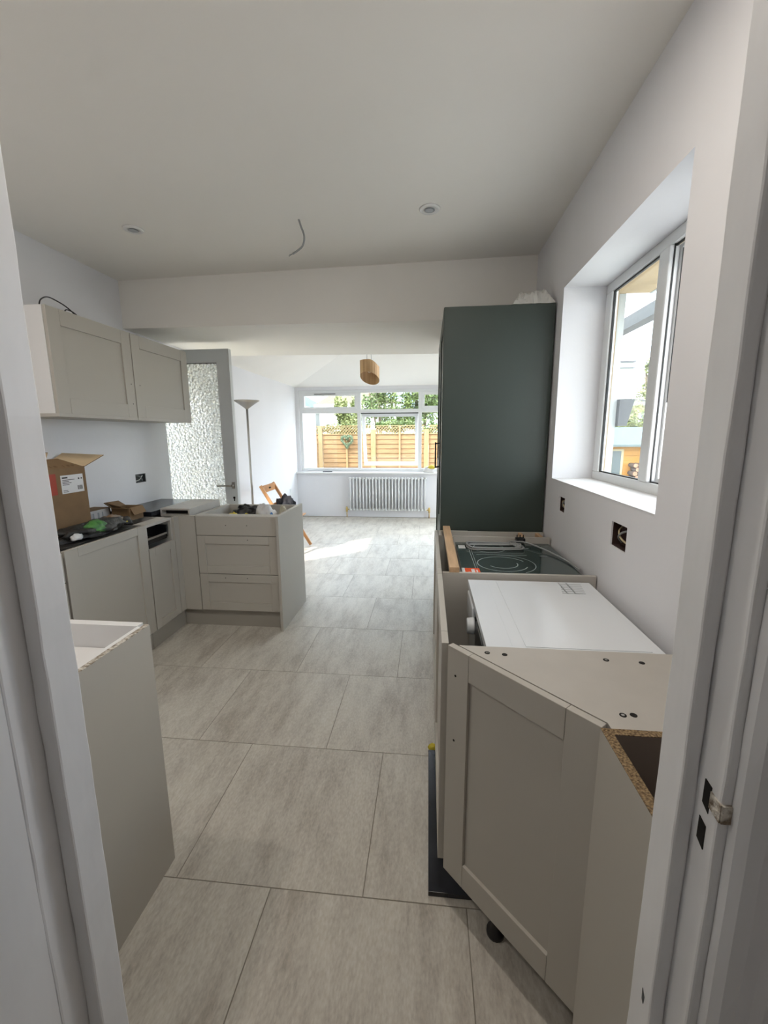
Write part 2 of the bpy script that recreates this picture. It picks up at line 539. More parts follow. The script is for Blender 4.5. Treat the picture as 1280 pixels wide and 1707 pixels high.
# ---- hall behind the camera
bm = nb()
box(bm, -1.0, -0.9, -1.6, 0.421, 0, 2.45)
struct(obj('wall_left.001', bm, 'wall'))
bm = nb(); box(bm, 0.62, 0.72, -1.6, 0.421, 0, 2.45)
struct(obj('wall_right.003', bm, 'wall'))
bm = nb(); box(bm, -1.0, 0.72, -1.7, -1.6, 0, 2.45)
struct(obj('wall_front.001', bm, 'wall'))
bm = nb(); box(bm, -1.0, 0.72, -1.7, 0.421, 2.45, 2.55)
struct(obj('ceiling.002', bm, 'ceiling'))
t = thing('added_hall_light', 'unseen round ceiling light added in the hall behind the doorway', 'light', (-.1, -.8, 2.45))
bm = nb(); lathe(bm, [(.12, 2.41), (.14, 2.4495)], -.1, -.8, 24); obj('lamp_base', bm, 'white_board', t)
ld = D.lights.new('hall_fill_lamp', 'AREA'); ld.shape = 'DISK'; ld.size = .22; ld.energy = 0.6; ld.color = (1.0, .93, .84)  # fill lamp added behind the camera to lift the near surfaces
lo = D.objects.new('hall_fill_lamp', ld); C.objects.link(lo); lo.parent = t; lo.location = (0, 0, -.045)

# ---- doorway lining (door_1)
dr = struct(thing('door_1', None, None, (-0.1, 0.46, 0)))


def wob(bm, amp=0.0012, sub=14):
    # hand-painted old joinery: gently uneven long edges
    edges = [e for e in bm.edges if abs((e.verts[0].co - e.verts[1].co).z) > 1.0]
    bmesh.ops.subdivide_edges(bm, edges=edges, cuts=40, use_grid_fill=False)
    for v in bm.verts:
        if 0.02 < v.co.z < 2.0:
            v.co.x += random.uniform(-amp, amp); v.co.y += random.uniform(-amp, amp)


for nm, bx in (('lining', (-0.535, -0.512, 0.4215, 0.508, 0, 2.04)), ('lining', (0.312, 0.335, 0.4215, 0.508, 0, 2.04)),
               ('door_stop', (-0.512, -0.489, 0.459, 0.5075, 0, 2.015)), ('door_stop', (0.294, 0.312, 0.459, 0.5075, 0, 2.015))):
    bm = nb(); box(bm, *bx); wob(bm, 0.0007)
    obj(nm, bm, 'gloss', dr, bevel=0.003)
bobj('head_lining', 'gloss', dr, (-0.535, 0.335, 0.4215, 0.508, 2.04, 2.06), (-0.512, 0.312, 0.459, 0.5075, 2.015, 2.04))
prof = [(0.0, 0.0), (0.0, 0.012), (0.008, 0.019), (0.022, 0.021), (0.040, 0.017), (0.052, 0.020), (0.062, 0.016), (0.064, 0.0)]
for sgn, xo in ((1, 0.322),):
    bm = nb()
    prism(bm, [(xo + sgn * a, 0.421 - b) for a, b in prof], 0, 2.05)
    wob(bm, 0.0006)
    for f in bm.faces: f.smooth = False
    obj('architrave', bm, 'gloss', dr)
bm = nb(); box(bm, -0.600, 0.386, 0.401, 0.4205, 2.05, 2.11)
obj('architrave', bm, 'gloss', dr, bevel=0.004)
for nm, pts in (('paint_chip', [(.479, .722), (.4735, .714), (.4745, .702), (.478, .706)]),):
    bm = nb()
    a = [bm.verts.new((.2932, p[0], p[1])) for p in pts]; b = [bm.verts.new((.2942, p[0], p[1])) for p in pts]
    bm.faces.new(a); bm.faces.new(b[::-1])
    for i in range(4): bm.faces.new((a[i], b[i], b[(i + 1) % 4], a[(i + 1) % 4]))
    obj(nm, bm, 'darkgrey', dr)
bm = nb(); box(bm, -0.552, -0.512, -0.33, 0.4205, 0.008, 2.03); wob(bm, 0.0004)
obj('door_leaf', bm, 'gloss', dr)
# strike cut-outs, sheared a little as cut by hand
def quad_plate(bm, pts, x0, x1, mi=0):
    a = [bm.verts.new((x0, p[0], p[1])) for p in pts]; b = [bm.verts.new((x1, p[0], p[1])) for p in pts]
    n = len(pts)
    bm.faces.new(a).material_index = mi; bm.faces.new(b[::-1]).material_index = mi
    for i in range(n):
        bm.faces.new((a[i], b[i], b[(i + 1) % n], a[(i + 1) % n])).material_index = mi


bm = nb(); quad_plate(bm, [(0.4475, 1.072), (0.4475, 1.043), (0.4365, 1.037), (0.4365, 1.070)], 0.3108, 0.3125)
tag(obj('strike_hole', bm, 'void', dr), 'dark square mortice cut in the painted lining')
bm = nb(); quad_plate(bm, [(0.4485, 1.024), (0.4485, 0.996), (0.4370, 0.990), (0.4370, 1.020)], 0.3108, 0.3125)
obj('strike_hole', bm, 'void', dr)
bm = nb(); quad_plate(bm, [(0.4365, 1.066), (0.4365, 1.046), (0.4195, 1.043), (0.4195, 1.064)], 0.3105, 0.3135)
box(bm, 0.312, 0.322, 0.4180, 0.4215, 1.043, 1.064)
tag(obj('latch_recess', bm, 'chippale', dr), 'chipped bare latch recess')

# ---- window_1 : kitchen window, outer frame at x .915-.975
w1 = struct(thing('window_1', None, None, (0.945, 1.95, WZ0)))
FX0, FX1 = 0.915, 0.948
fw = 0.045
bm = nb()
box(bm, FX0, FX1, WY0, WY1, WZ0, WZ0 + fw)
box(bm, FX0, FX1, WY0, WY1, WZ1 - fw, WZ1)
box(bm, FX0, FX1, WY0, WY0 + fw, WZ0 + fw, WZ1 - fw)
box(bm, FX0, FX1, WY1 - fw * 1.6, WY1, WZ0 + fw, WZ1 - fw)
obj('frame', bm, 'upvc', w1, bevel=0.004)
bobj('mullion', 'upvc', w1, (FX0 - 0.006, FX1, 1.885, 1.965, WZ0 + fw, WZ1 - fw), bevel=0.008)
# fixed pane with dark gasket
gy0, gy1, gz0, gz1 = 1.965, WY1 - fw * 1.6, WZ0 + fw, WZ1 - fw
bobj('gasket', 'seal', w1, (0.925, 0.935, gy0, gy1, gz0, gz0 + 0.006), (0.925, 0.935, gy0, gy1, gz1 - 0.008, gz1),
     (0.925, 0.935, gy1 - 0.007, gy1, gz0, gz1), (0.925, 0.935, gy0, gy0 + 0.004, gz0, gz1))
bobj('pane', 'glass', w1, (0.938, 0.942, gy0, gy1, gz0, gz1))
# top hung casement, opened outwards
cy0, cy1 = WY0 + fw, 1.885
bobj('rebate', 'upvc', w1, (0.9485, 0.962, cy1 - 0.012, cy1 + .02, gz0, gz1), (0.9485, 0.962, cy0, cy1 - .012, gz0, gz0 + 0.018), (0.9485, 0.962, cy0, cy1 - 0.012, gz1 - 0.014, gz1))
bobj('casement_gasket', 'seal', w1, (0.924, 0.929, cy1 - 0.004, cy1, gz0, gz1), (0.930, 0.936, cy0, cy1, gz1 - 0.008, gz1), (0.930, 0.936, cy0, cy1, gz0, gz0 + 0.005),
     (0.962, 0.964, cy1 - 0.012, cy1 - 0.004, gz0, gz1))
ang = math.radians(24)
Mt = Matrix.Translation((0.970, 0, gz1 - 0.005)) @ Matrix.Rotation(-ang, 4, 'Y')
hgt = gz1 - gz0 - 0.01
bm = nb()
for bx in ((0, 0.05, cy0, cy1, -0.055, 0), (0, 0.05, cy0, cy1, -hgt, -hgt + 0.055), (0, 0.05, cy0, cy0 + 0.055, -hgt + .055, -0.055), (0, 0.05, cy1 - 0.055, cy1, -hgt + .055, -0.055)):
    box(bm, *bx, mtx=Mt)
cas = obj('casement', bm, 'upvc', w1, bevel=0.004)
bm = nb(); box(bm, 0.02, 0.026, cy0 + 0.055, cy1 - 0.055, -hgt + 0.055, -0.055, mtx=Mt)
obj('pane', bm, 'glass', w1)
for yy in (cy1 - 0.012, cy0 + 0.012):
    bm = nb()
    p = Mt @ Vector((0.0, yy, -hgt * 0.42)); q = Vector((0.955, yy, gz0 + hgt * 0.36))
    for a, b_ in ((q, p), (q, Vector((0.955, yy, gz1 - 0.02)))):
        tube(bm, [a, b_], 0.006, 6)
    obj('stay', bm, 'darkgrey', w1)
bobj('sill', 'white_board', w1, (XR - 0.002, FX0, WY0, WY1, WZ0 - 0.0, WZ0 + 0.003))
# outside reveal is beige
bobj('outer_reveal', 'sealant', w1, (0.949, 0.979, WY1 - .004, WY1 - .0003, WZ0, WZ1), (0.949, 0.979, WY0, WY1 - .004, WZ1 - .004, WZ1 - .0003))

# ---- window_2 : long garden window
w2 = struct(thing('window_2', None, None, (-0.7, YE + 0.06, FZ0)))
fy0, fy1 = YE + 0.03, YE + 0.10
mul = [-1.212, -0.147]
ft = 0.05
TZ = 1.855
bm = nb()
for bx in ((FW0, FW1, fy0, fy1, FZ0, FZ0 + ft), (FW0, FW1, fy0, fy1, FZ1 - ft, FZ1), (FW0, FW0 + ft, fy0, fy1, FZ0 + ft, FZ1 - ft), (FW1 - ft, FW1, fy0, fy1, FZ0 + ft, FZ1 - ft)):
    box(bm, *bx)
obj('frame', bm, 'upvc', w2, bevel=0.004)
for mx in mul:
    bobj('mullion', 'upvc', w2, (mx - 0.03, mx + 0.03, fy0 - .002, fy1, FZ0 + ft, FZ1 - ft))
xs = [FW0 + ft, mul[0] - .03, mul[0] + .03, mul[1] - .03, mul[1] + .03, FW1 - ft]
for i in range(3):
    bobj('transom', 'upvc', w2, (xs[2 * i], xs[2 * i + 1], fy0, fy1, TZ - 0.03, TZ + 0.03))


def sash(parent, x0, x1, z0, z1, y0, deg=0.0, wd=0.05):
    Mx = Matrix.Translation((0, y0, z1)) @ Matrix.Rotation(math.radians(deg), 4, 'X')
    h = z1 - z0
    bm = nb()
    for bx in ((x0, x1, -0.02, 0.04, -wd, 0), (x0, x1, -0.02, 0.04, -h, -h + wd), (x0, x0 + wd, -0.02, 0.04, -h + wd, -wd), (x1 - wd, x1, -0.02, 0.04, -h + wd, -wd)):
        box(bm, *bx, mtx=Mx)
    s = obj('casement', bm, 'upvc', parent, bevel=0.003)
    bm = nb(); box(bm, x0 + wd, x1 - wd, 0.01, 0.014, -h + wd, -wd, mtx=Mx)
    obj('pane', bm, 'glass', s)
    bm = nb()
    c = (x0 + x1) / 2
    box(bm, c - 0.015, c + 0.015, -0.035, -0.02, -h + 0.01, -h + 0.035, mtx=Mx)
    box(bm, c - 0.012, c + 0.05, -0.05, -0.035, -h + 0.016, -h + 0.03, mtx=Mx)
    obj('handle', bm, 'upvc', s)
    return s


zt0, zt1 = TZ + 0.03, FZ1 - ft
zb0, zb1 = FZ0 + ft, TZ - 0.03
sash(w2, xs[0], xs[1], zt0, zt1, fy0 + 0.01, 0, 0.045)
sash(w2, xs[4], xs[5], zt0, zt1, fy0 + 0.01, 0, 0.045)
bobj('trickle_vent', 'black', w2, (-2.0, -1.62, fy0 - 0.014, fy0 - 0.011, zt1 - 0.02, zt1 - 0.008))
bobj('pane', 'glass', w2, (xs[2], xs[3], fy0 + .03, fy0 + .034, zt0, zt1))
bobj('pane', 'glass', w2, (xs[0], xs[1], fy0 + .03, fy0 + .034, zb0, zb1))
bobj('pane', 'glass', w2, (xs[4], xs[5], fy0 + .03, fy0 + .034, zb0, zb1))
sash(w2, xs[2] + 0.004, xs[3] - 0.004, zb0, zb1 - 0.01, fy1 + 0.01, 15, 0.055)
bobj('gasket', 'seal', w2, (xs[2], xs[3], fy0 + 0.02, fy0 + 0.05, zb1 - 0.016, zb1))
bobj('window_board', 'white_board', w2, (XL, XE - 0.012, YE - 0.13, YE + 0.03, 0.77, 0.80), bevel=0.006)
struct(bobj('trim_2', 'wall', None, (-2.339, 0.99, YE - 0.075, YE, 0, 0.77)))
YR = YE - 0.075

# ---- garden door, opened inwards
d2 = struct(thing('door_2', None, None, (-2.52, 3.75, 0)))
bobj('door_frame', 'upvc', d2, (-2.62, -2.55, YD0, YD0 + 0.05, 0, ZD), (-2.62, -2.55, YD1 - 0.05, YD1, 0, ZD), (-2.62, -2.55, YD0 + .05, YD1 - .05, ZD - 0.05, ZD), (-2.64, -2.50, YD0, YD1, 0, 0.04), bevel=0.004)
lx0, lx1, ly0, ly1, lz0, lz1 = -2.545, -1.738, 3.735, 3.785, 0.06, 2.192
bm = nb()
for bx in ((lx0, lx0 + 0.10, ly0, ly1, lz0, lz1), (lx1 - 0.115, lx1, ly0, ly1, lz0, lz1), (lx0 + .1, lx1 - .115, ly0, ly1, lz1 - 0.115, lz1), (lx0 + .1, lx1 - .115, ly0, ly1, lz0, lz0 + 0.20)):
    box(bm, *bx)
leaf = obj('door_leaf', bm, 'upvc_shaded', d2)
bobj('gasket', 'seal', leaf, (lx0 + .1, lx1 - .115, ly0 - 0.001, ly0 + .004, lz1 - 0.121, lz1 - 0.115))
bobj('obscure_pane', 'frost', leaf, (lx0 + .1, lx1 - .115, 3.757, 3.763, lz0 + .20, lz1 - .115))
bm = nb()
hx, hz = lx1 - 0.035, 1.000
tube(bm, [(hx, ly0, hz), (hx, ly0 - 0.045, hz)], 0.010, 10)
tube(bm, [(hx, ly0 - 0.045, hz), (hx - 0.03, ly0 - 0.05, hz), (hx - 0.135, ly0 - 0.048, hz - 0.002)], 0.009, 10)
box(bm, hx - 0.014, hx + 0.014, ly0 - 0.006, ly0, hz - 0.03, hz + 0.03)
obj('door_handle', bm, 'steel', leaf)
bm = nb(); tube(bm, [(hx, ly0 + .002, hz - 0.115), (hx, ly0 - 0.003, hz - 0.115)], 0.011, 12)
box(bm, hx - 0.005, hx + 0.005, ly0 - 0.003, ly0, hz - 0.145, hz - 0.115)
obj('keyhole', bm, 'void', leaf)


# ================================================================== CABINET HELPERS
def shaker(name, parent, org, uv, w, h, nrm, mt='cab', t=0.020, st=0.075, rl=0.075, holes=(), rec=0.009, split=True):
    """framed door; org = lower near corner on the OUTER face, uv = horizontal unit direction, nrm = outward normal"""
    U, N_ = Vector(uv), Vector(nrm)
    O = Vector(org)
    Mx = Matrix(((U.x, N_.x, 0, O.x), (U.y, N_.y, 0, O.y), (0, 0, 1, O.z), (0, 0, 0, 1)))
    bm = nb()
    g = 0.0008
    if st:
        box(bm, 0, st - g, -t, 0, 0, h); box(bm, w - st + g, w, -t, 0, 0, h)
        box(bm, st, w - st, -t, 0, 0, rl); box(bm, st, w - st, -t, 0, h - rl, h)
        box(bm, st - g, w - st + g, -t + 0.001, -rec, 0.004, h - 0.004)
    else:
        box(bm, 0, w, -t, 0, 0, h)
    bmesh.ops.transform(bm, matrix=Mx, verts=bm.verts)
    o = obj(name, bm, mt, parent, bevel=0.0012)
    for (u, z) in holes:
        b2 = nb()
        tube(b2, [(u, 0.0006, z), (u, -0.004, z)], 0.0035, 10)
        bmesh.ops.transform(b2, matrix=Mx, verts=b2.verts)
        obj('drill_hole', b2, 'void', o)
    return o


ZT = 0.87

# ================================================================== LEFT WALL CABINETS
for i, (y0, y1, lab) in enumerate(((2.188, 2.832, 'grey wall cabinet nearer the doorway, with loose black cable on top'),
                                   (2.836, 3.515, 'grey wall cabinet beside the obscure glass garden door'))):
    wc = thing('wall_cabinet', lab, 'cabinet', (-2.18, (y0 + y1) / 2, 1.556), 'framed wall cabinets')
    z0, z1 = 1.575, 2.13
    bobj('carcass', 'white_board', wc, (-2.339, -2.021, y0, y0 + .018, z0, z1), (-2.339, -2.021, y1 - .018, y1, z0, z1), (-2.339, -2.021, y0 + .018, y1 - .018, z0, z0 + .018),
         (-2.339, -2.021, y0 + .018, y1 - .018, z1 - .018, z1), (-2.339, -2.33, y0 + .018, y1 - .018, z0 + .018, z1 - .018))
    bobj('light_rail', 'carcass', wc, (-2.339, -2.0, y0, y1, z0 - 0.018, z0))
    hz = [(y1 - y0 - 0.035, 0.22), (y1 - y0 - 0.035, 0.09)] if i == 0 else [(0.05, 0.22)]
    shaker('door', wc, (-2.0, y0 + 0.002, z0), (0, 1, 0), y1 - y0 - 0.004, z1 - z0, (1, 0, 0), st=0.085, rl=0.085, holes=hz)

bm = nb()
tube(bm, smooth_path([(-2.03, 2.19, 2.131), (-2.05, 2.225, 2.165), (-2.08, 2.30, 2.20), (-2.10, 2.38, 2.205), (-2.10, 2.46, 2.185), (-2.09, 2.53, 2.1355)]), 0.0035, 6)
tube(bm, smooth_path([(-2.09, 2.54, 2.1355), (-2.10, 2.50, 2.17), (-2.10, 2.45, 2.175), (-2.09, 2.42, 2.158)]), 0.0035, 6)
tag(obj('cable', bm, 'black'), 'loose black cable arching over the top of the wall cabinet', 'cable')


# ================================================================== sockets
def socket(name, label, x, y0, y1, z0, z1, d, sgn, kind):
    t = thing(name, label, 'socket box', (x, (y0 + y1) / 2, (z0 + z1) / 2))
    xb = x + sgn * d
    bm = nb()
    a, b = sorted((x + sgn * 0.006, xb))
    box(bm, *sorted((xb, xb - sgn * 0.004)), y0, y1, z0, z1)
    box(bm, a, b, y0 - .0005, y0 + .003, z0, z1); box(bm, a, b, y1 - .003, y1 + .0005, z0, z1)
    box(bm, a, b, y0, y1, z0 - .0005, z0 + .003); box(bm, a, b, y0, y1, z1 - .003, z1 + .0005)
    obj('back_box', bm, 'darkgrey' if kind == 'grey' else 'maroon', t)
    bm = nb()
    cy, cz = (y0 + y1) / 2, (z0 + z1) / 2
    tube(bm, smooth_path([(xb - sgn * .004, y0 + .012, z1 - .01), (x + sgn * .012, cy - .01, cz + .018), (x + sgn * .01, cy + .02, cz - .006), (xb - sgn * .006, y1 - .02, z0 + .014)]), 0.004, 6)
    obj('cable_tail', bm, 'cable', t)
    bm = nb()
    tube(bm, smooth_path([(xb - sgn * .004, y0 + .02, z0 + .012), (x + sgn * .014, cy, cz - .012), (x + sgn * .012, cy + .025, cz + .012), (xb - sgn * .006, y1 - .012, z1 - .02)]), 0.0035, 6)
    obj('cable_tail', bm, 'whitecable' if kind == 'grey' else 'copper', t)
    return t


socket('open_socket_box', 'unfitted grey socket box in the left wall above the small cartons', XL, 3.205, 3.335, 1.075, 1.145, 0.03, -1, 'grey')
socket('open_socket_box', 'smaller unfitted socket hole in right wall beside the green unit', XR, 2.245, 2.335, 1.045, 1.122, 0.035, 1, 'red')
socket('open_socket_box', 'larger rough socket hole in right wall under the window', XR, 1.545, 1.672, 1.03, 1.122, 0.04, 1, 'red')

# ================================================================== LEFT BASE RUN
FXL = -1.83
# near drawer unit, mostly behind the door jamb
u = thing('drawer_unit', 'grey base unit at the near end of the left run, only its edge showing', 'cabinet', (-2.1, 1.6, 0))
bobj('carcass', 'carcass', u, (-2.33, -1.852, 1.31, 1.328, .14, ZT), (-2.33, -1.852, 1.885, 1.903, .14, ZT), (-2.33, -1.852, 1.328, 1.885, .14, .158), (-2.33, -1.852, 1.328, 1.885, .85, ZT))
shaker('drawer_front', u, (FXL, 1.312, .716), (0, 1, 0), .589, .152, (1, 0, 0), st=0)
shaker('drawer_front', u, (FXL, 1.312, .14), (0, 1, 0), .589, .57, (1, 0, 0))
bobj('plinth', 'plinth', u, (-1.885, -1.869, 1.31, 1.905, 0.0005, .135))
# integrated appliance
u = thing('dishwasher', 'integrated dishwasher behind the wide grey framed door', 'dishwasher', (-2.1, 2.23, 0))
bobj('body', 'darkgrey', u, (-2.33, -1.856, 1.925, 2.545, .12, .845))
bobj('top_edge', 'alu', u, (-1.875, -1.852, 1.925, 2.545, .845, .872))
shaker('door', u, (FXL, 1.915, .14), (0, 1, 0), .640, .735, (1, 0, 0), st=.085, rl=.05)
bobj('plinth', 'plinth', u, (-1.885, -1.869, 1.906, 2.558, 0.0005, .135))
# narrow unit with the drawer front missing
u = thing('narrow_base_unit', 'narrow grey base unit with its drawer front missing above a framed door', 'cabinet', (-2.1, 2.7, 0))
y0, y1 = 2.562, 2.858
bobj('carcass', 'carcass', u, (-2.33, -1.845, y0, y0 + .018, .14, ZT), (-2.33, -1.845, y1 - .018, y1, .14, ZT), (-2.33, -1.845, y0 + .018, y1 - .018, .14, .158),
     (-2.33, -2.312, y0 + .018, y1 - .018, .158, ZT), (-1.945, -1.845, y0 + .018, y1 - .018, .852, ZT))
bobj('drawer_box', 'black', u, (-2.25, -1.87, y0 + .024, y0 + .034, .735, .82), (-2.25, -1.87, y1 - .034, y1 - .024, .735, .82), (-2.25, -1.87, y0 + .034, y1 - .034, .725, .735), (-1.885, -1.872, y0 + .034, y1 - .034, .735, .765))
bobj('drawer_rail', 'alu', u, (-1.872, -1.866, y0 + .03, y1 - .034, .757, .770), (-1.868, -1.858, y1 - .030, y1 - .026, .745, .83))
shaker('door', u, (FXL, y0 + .002, .14), (0, 1, 0), y1 - y0 - .004, .565, (1, 0, 0), st=.06, rl=.055)
bobj('plinth', 'plinth', u, (-1.885, -1.869, y0 - .002, 2.96, 0.0005, .135))
# corner unit
u = thing('corner_base_unit', 'grey corner base unit joining the left run to the peninsula', 'cabinet', (-2.0, 3.2, 0))
bobj('corner_post', 'cab', u, (-1.85, FXL, 2.861, 2.921, .14, ZT), (FXL, -1.704, 2.921, 2.940, .14, ZT))
bobj('carcass', 'carcass', u, (-2.33, -1.86, 2.862, 2.88, .14, .857), (-2.33, -2.312, 2.88, 3.48, .14, .857), (-2.312, -1.723, 3.462, 3.48, .14, .857), (-2.312, -1.86, 2.88, 3.462, .14, .158),
     (-1.722, -1.704, 2.945, 3.48, .14, ZT))
# bridging rail box with dark slot
bm = nb()
box(bm, -1.985, -1.755, 2.95, 3.42, .905, .918); box(bm, -1.985, -1.972, 2.95, 3.42, .872, .905); box(bm, -1.768, -1.755, 2.95, 3.42, .872, .905); box(bm, -1.985, -1.755, 2.95, 3.42, .858, .872)
obj('rail_box', bm, 'carcass', u)
bobj('slot_back', 'void', u, (-1.971, -1.769, 3.0, 3.01, .872, .905))
tag(bobj('offcut_board', 'blackgloss', None, (-2.335, -2.0, 2.865, 3.50, .8705, .905), bevel=.002), 'dark glossy worktop offcut lying in the corner by the glass door', 'board')
# peninsula drawers
u = thing('peninsula_drawer_unit', 'grey three drawer peninsula unit with open top full of odds and ends', 'cabinet', (-1.4, 3.2, 0))
px0, px1 = -1.702, -1.084
bobj('carcass', 'carcass', u, (px0 + .001, px0 + .019, 2.942, 3.47, .14, ZT), (px1 - .018, px1, 2.942, 3.47, .14, ZT), (px0 + .019, px1 - .018, 2.942, 3.47, .14, .158), (px0 + .019, px1 - .018, 3.452, 3.47, .158, ZT),
     (px0 + .019, px1 - .018, 2.942, 3.452, .70, .71))
bobj('front_rail', 'carcass', u, (px0 + .019, px1 - .018, 2.942, 3.02, .852, ZT))
W_ = px1 - px0 - .006
shaker('drawer_front', u, (px0 + .003, 2.921, .727), (1, 0, 0), W_, .142, (0, -1, 0), st=0, holes=[(.23, .075), (.39, .075)])
shaker('drawer_front', u, (px0 + .003, 2.921, .432), (1, 0, 0), W_, .290, (0, -1, 0), st=.062, rl=.062, holes=[(.39, .262)])
shaker('drawer_front', u, (px0 + .003, 2.921, .142), (1, 0, 0), W_, .285, (0, -1, 0), st=.062, rl=.062, holes=[(.20, .257), (.37, .257)])
bobj('end_panel', 'cab', u, (-1.081, -1.061, 2.895, 3.495, 0.0005, .878), bevel=.001)
bobj('plinth', 'plinth', u, (-1.866, -1.083, 2.962, 2.98, 0.0005, .135))

# ---- near left open unit
u = thing('open_base_unit', 'open topped base unit beside the left door jamb with plain side panel', 'cabinet', (-1.15, .85, 0))
bm = nb()
box(bm, -.880, -.861, .53, 1.168, 0.0005, ZT - .0015)
obj('side_panel', bm, 'cab', u)
bobj('raw_edge', 'chippale', u, (-.876, -.861, .53, 1.168, ZT - .0015, ZT))
tag(bobj('edge_strip', 'white_board', u, (-.889, -.8765, .53, 1.15, .80, ZT)), 'white strip on the raw edge')
bobj('front_rail', 'white_board', u, (-1.46, -.889, 1.15, 1.178, .80, ZT + .001))
bobj('carcass', 'white_board', u, (-1.46, -1.442, .53, 1.15, .14, ZT), (-1.46, -.889, 1.151, 1.169, .0005, .80), (-1.442, -.889, .53, .548, .14, ZT))
bobj('shelf', 'white_board', u, (-1.441, -.889, .549, 1.150, .778, .793))

# ================================================================== ITEMS ON THE LEFT RUN
# plastic sheet on the dishwasher
bm = nb()
nx, ny = 12, 16
g = [[bm.verts.new((-2.325 + .475 * i / nx, 1.93 + .60 * j / ny, .8775 + random.uniform(0, .006))) for j in range(ny + 1)] for i in range(nx + 1)]
for i in range(nx):
    for j in range(ny):
        bm.faces.new((g[i][j], g[i + 1][j], g[i + 1][j + 1], g[i][j + 1]))
o = obj('plastic_sheet', bm, 'darkbag')
md = o.modifiers.new('s', 'SOLIDIFY'); md.thickness = 0.001; md.offset = -1
tag(o, 'creased black plastic sheet spread over the dishwasher top', 'plastic sheet')

# big carton
u = thing('cardboard_box', 'large brown carton with open flaps and red and white stickers', 'box', (-2.2, 2.12, .885))
x0, x1, y0, y1, z0, z1 = -2.325, -2.055, 1.93, 2.375, .8845, 1.272
th = .004
bobj('box_body', 'card', u, (x1 - th, x1, y0, y1, z0, z1), (x0, x0 + th, y0, y1, z0, z1), (x0 + th, x1 - th, y0, y0 + th, z0, z1), (x0 + th, x1 - th, y1 - th, y1, z0, z1), (x0 + th, x1 - th, y0 + th, y1 - th, z0, z0 + th))


def sheet(name, pts, mats, parent, th=.004):
    bm = nb()
    P = [Vector(p) for p in pts]
    n = (P[1] - P[0]).cross(P[2] - P[0]).normalized() * th
    a = [bm.verts.new(p) for p in P]; b = [bm.verts.new(p + n) for p in P]
    bm.faces.new(a).material_index = 0
    bm.faces.new(b[::-1]).material_index = 1 if len(mats) > 1 else 0
    k = len(P)
    for i in range(k):
        bm.faces.new((a[i], b[i], b[(i + 1) % k], a[(i + 1) % k])).material_index = len(mats) - 1
    return obj(name, bm, mats, parent, recalc=False)


f1 = sheet('flap', [(x1, y1 - .005, z1), (x1, y0, z1), (x1 - .085, y0, z1 + .048), (x1 - .085, y1 - .09, z1 + .052)], ['card', 'cardin', 'cardend'], u)
f2 = sheet('flap', [(x1, y1, z1 + .002), (x0, y1, z1 + .002), (x0 + .02, y1 + .125, z1 + .075), (x1 + .0, y1 + .165, z1 + .062)], ['cardin', 'card', 'cardend'], u)
f3 = sheet('flap', [(x0, y0, z1), (x0, y1, z1), (x0 + .06, y1 - .02, z1 + .085), (x0 + .06, y0 + .02, z1 + .085)], ['card', 'cardin', 'cardend'], u)
# rows of print on the front flap
fl_n = Vector((0.048, 0, 0.085)).normalized()
bm = nb()
for k in range(13):
    yy = y0 + .02 + k * .029
    if k == 9: continue
    w = random.uniform(.012, .02)
    a = Vector((x1, yy, z1)) + Vector((-.085, 0, .049)) * .13
    b = Vector((x1, yy, z1)) + Vector((-.085, 0, .049)) * .30
    q = [a, a + Vector((0, w, 0)), b + Vector((0, w, 0)), b]
    if k % 3 == 1:
        q[2] = q[2] - Vector((0, w * .7, 0))
    if k % 4 == 2:
        q[1] = q[1] - Vector((0, w * .5, 0))
    bm.faces.new([bm.verts.new(p + fl_n * .0012) for p in q])
obj('print', bm, 'cardend', f1, recalc=False)['kind'] = 'stuff'
bobj('white_sticker', 'paper', u, (x1, x1 + .0008, 2.195, 2.352, 1.128, 1.232))
bm = nb()
for k, (a, b, c, d) in enumerate(((2.204, 2.242, 1.214, 1.222), (2.204, 2.29, 1.203, 1.2065), (2.204, 2.25, 1.194, 1.1975), (2.204, 2.265, 1.185, 1.1885), (2.204, 2.25, 1.176, 1.1795), (2.204, 2.235, 1.144, 1.147), (2.204, 2.24, 1.136, 1.139), (2.315, 2.325, 1.202, 1.211), (2.335, 2.345, 1.203, 1.21))):
    box(bm, x1 + .0008, x1 + .0012, a, b, c, d)
yy = 2.306
while yy < 2.342:
    w = random.choice((.0012, .002, .003)); box(bm, x1 + .0008, x1 + .0012, yy, yy + w, 1.142, 1.166); yy += w + .0022
obj('label_print', bm, 'ink', u)['kind'] = 'stuff'
bobj('red_sticker', 'red', u, (x1, x1 + .0008, 2.06, 2.165, 1.128, 1.245))


def crumple(name, cx, cy, cz, rx, ry, rz, m, parent=None, seed=1, sub=4, amp=.25, flat=True, rot=0.0):
    rnd = random.Random(seed)
    bm = nb()
    bmesh.ops.create_icosphere(bm, subdivisions=sub, radius=1)
    from mathutils import noise
    for v in bm.verts:
        n = v.co.normalized()
        k = 1 + amp * noise.noise(n * 2.1 + Vector((seed, 0, 0))) * 1.5 + amp * .6 * noise.noise(n * 5.3 + Vector((0, seed, 0)))
        v.co = Vector((n.x * rx * k, n.y * ry * k, n.z * rz * k))
        if v.co.z < -rz * .45: v.co.z = -rz * .45
    for f in bm.faces: f.smooth = True
    bmesh.ops.transform(bm, matrix=Matrix.Translation((cx, cy, cz + rz * .45)) @ Matrix.Rotation(rot, 4, 'Z'), verts=bm.verts)
    return obj(name, bm, m, parent)


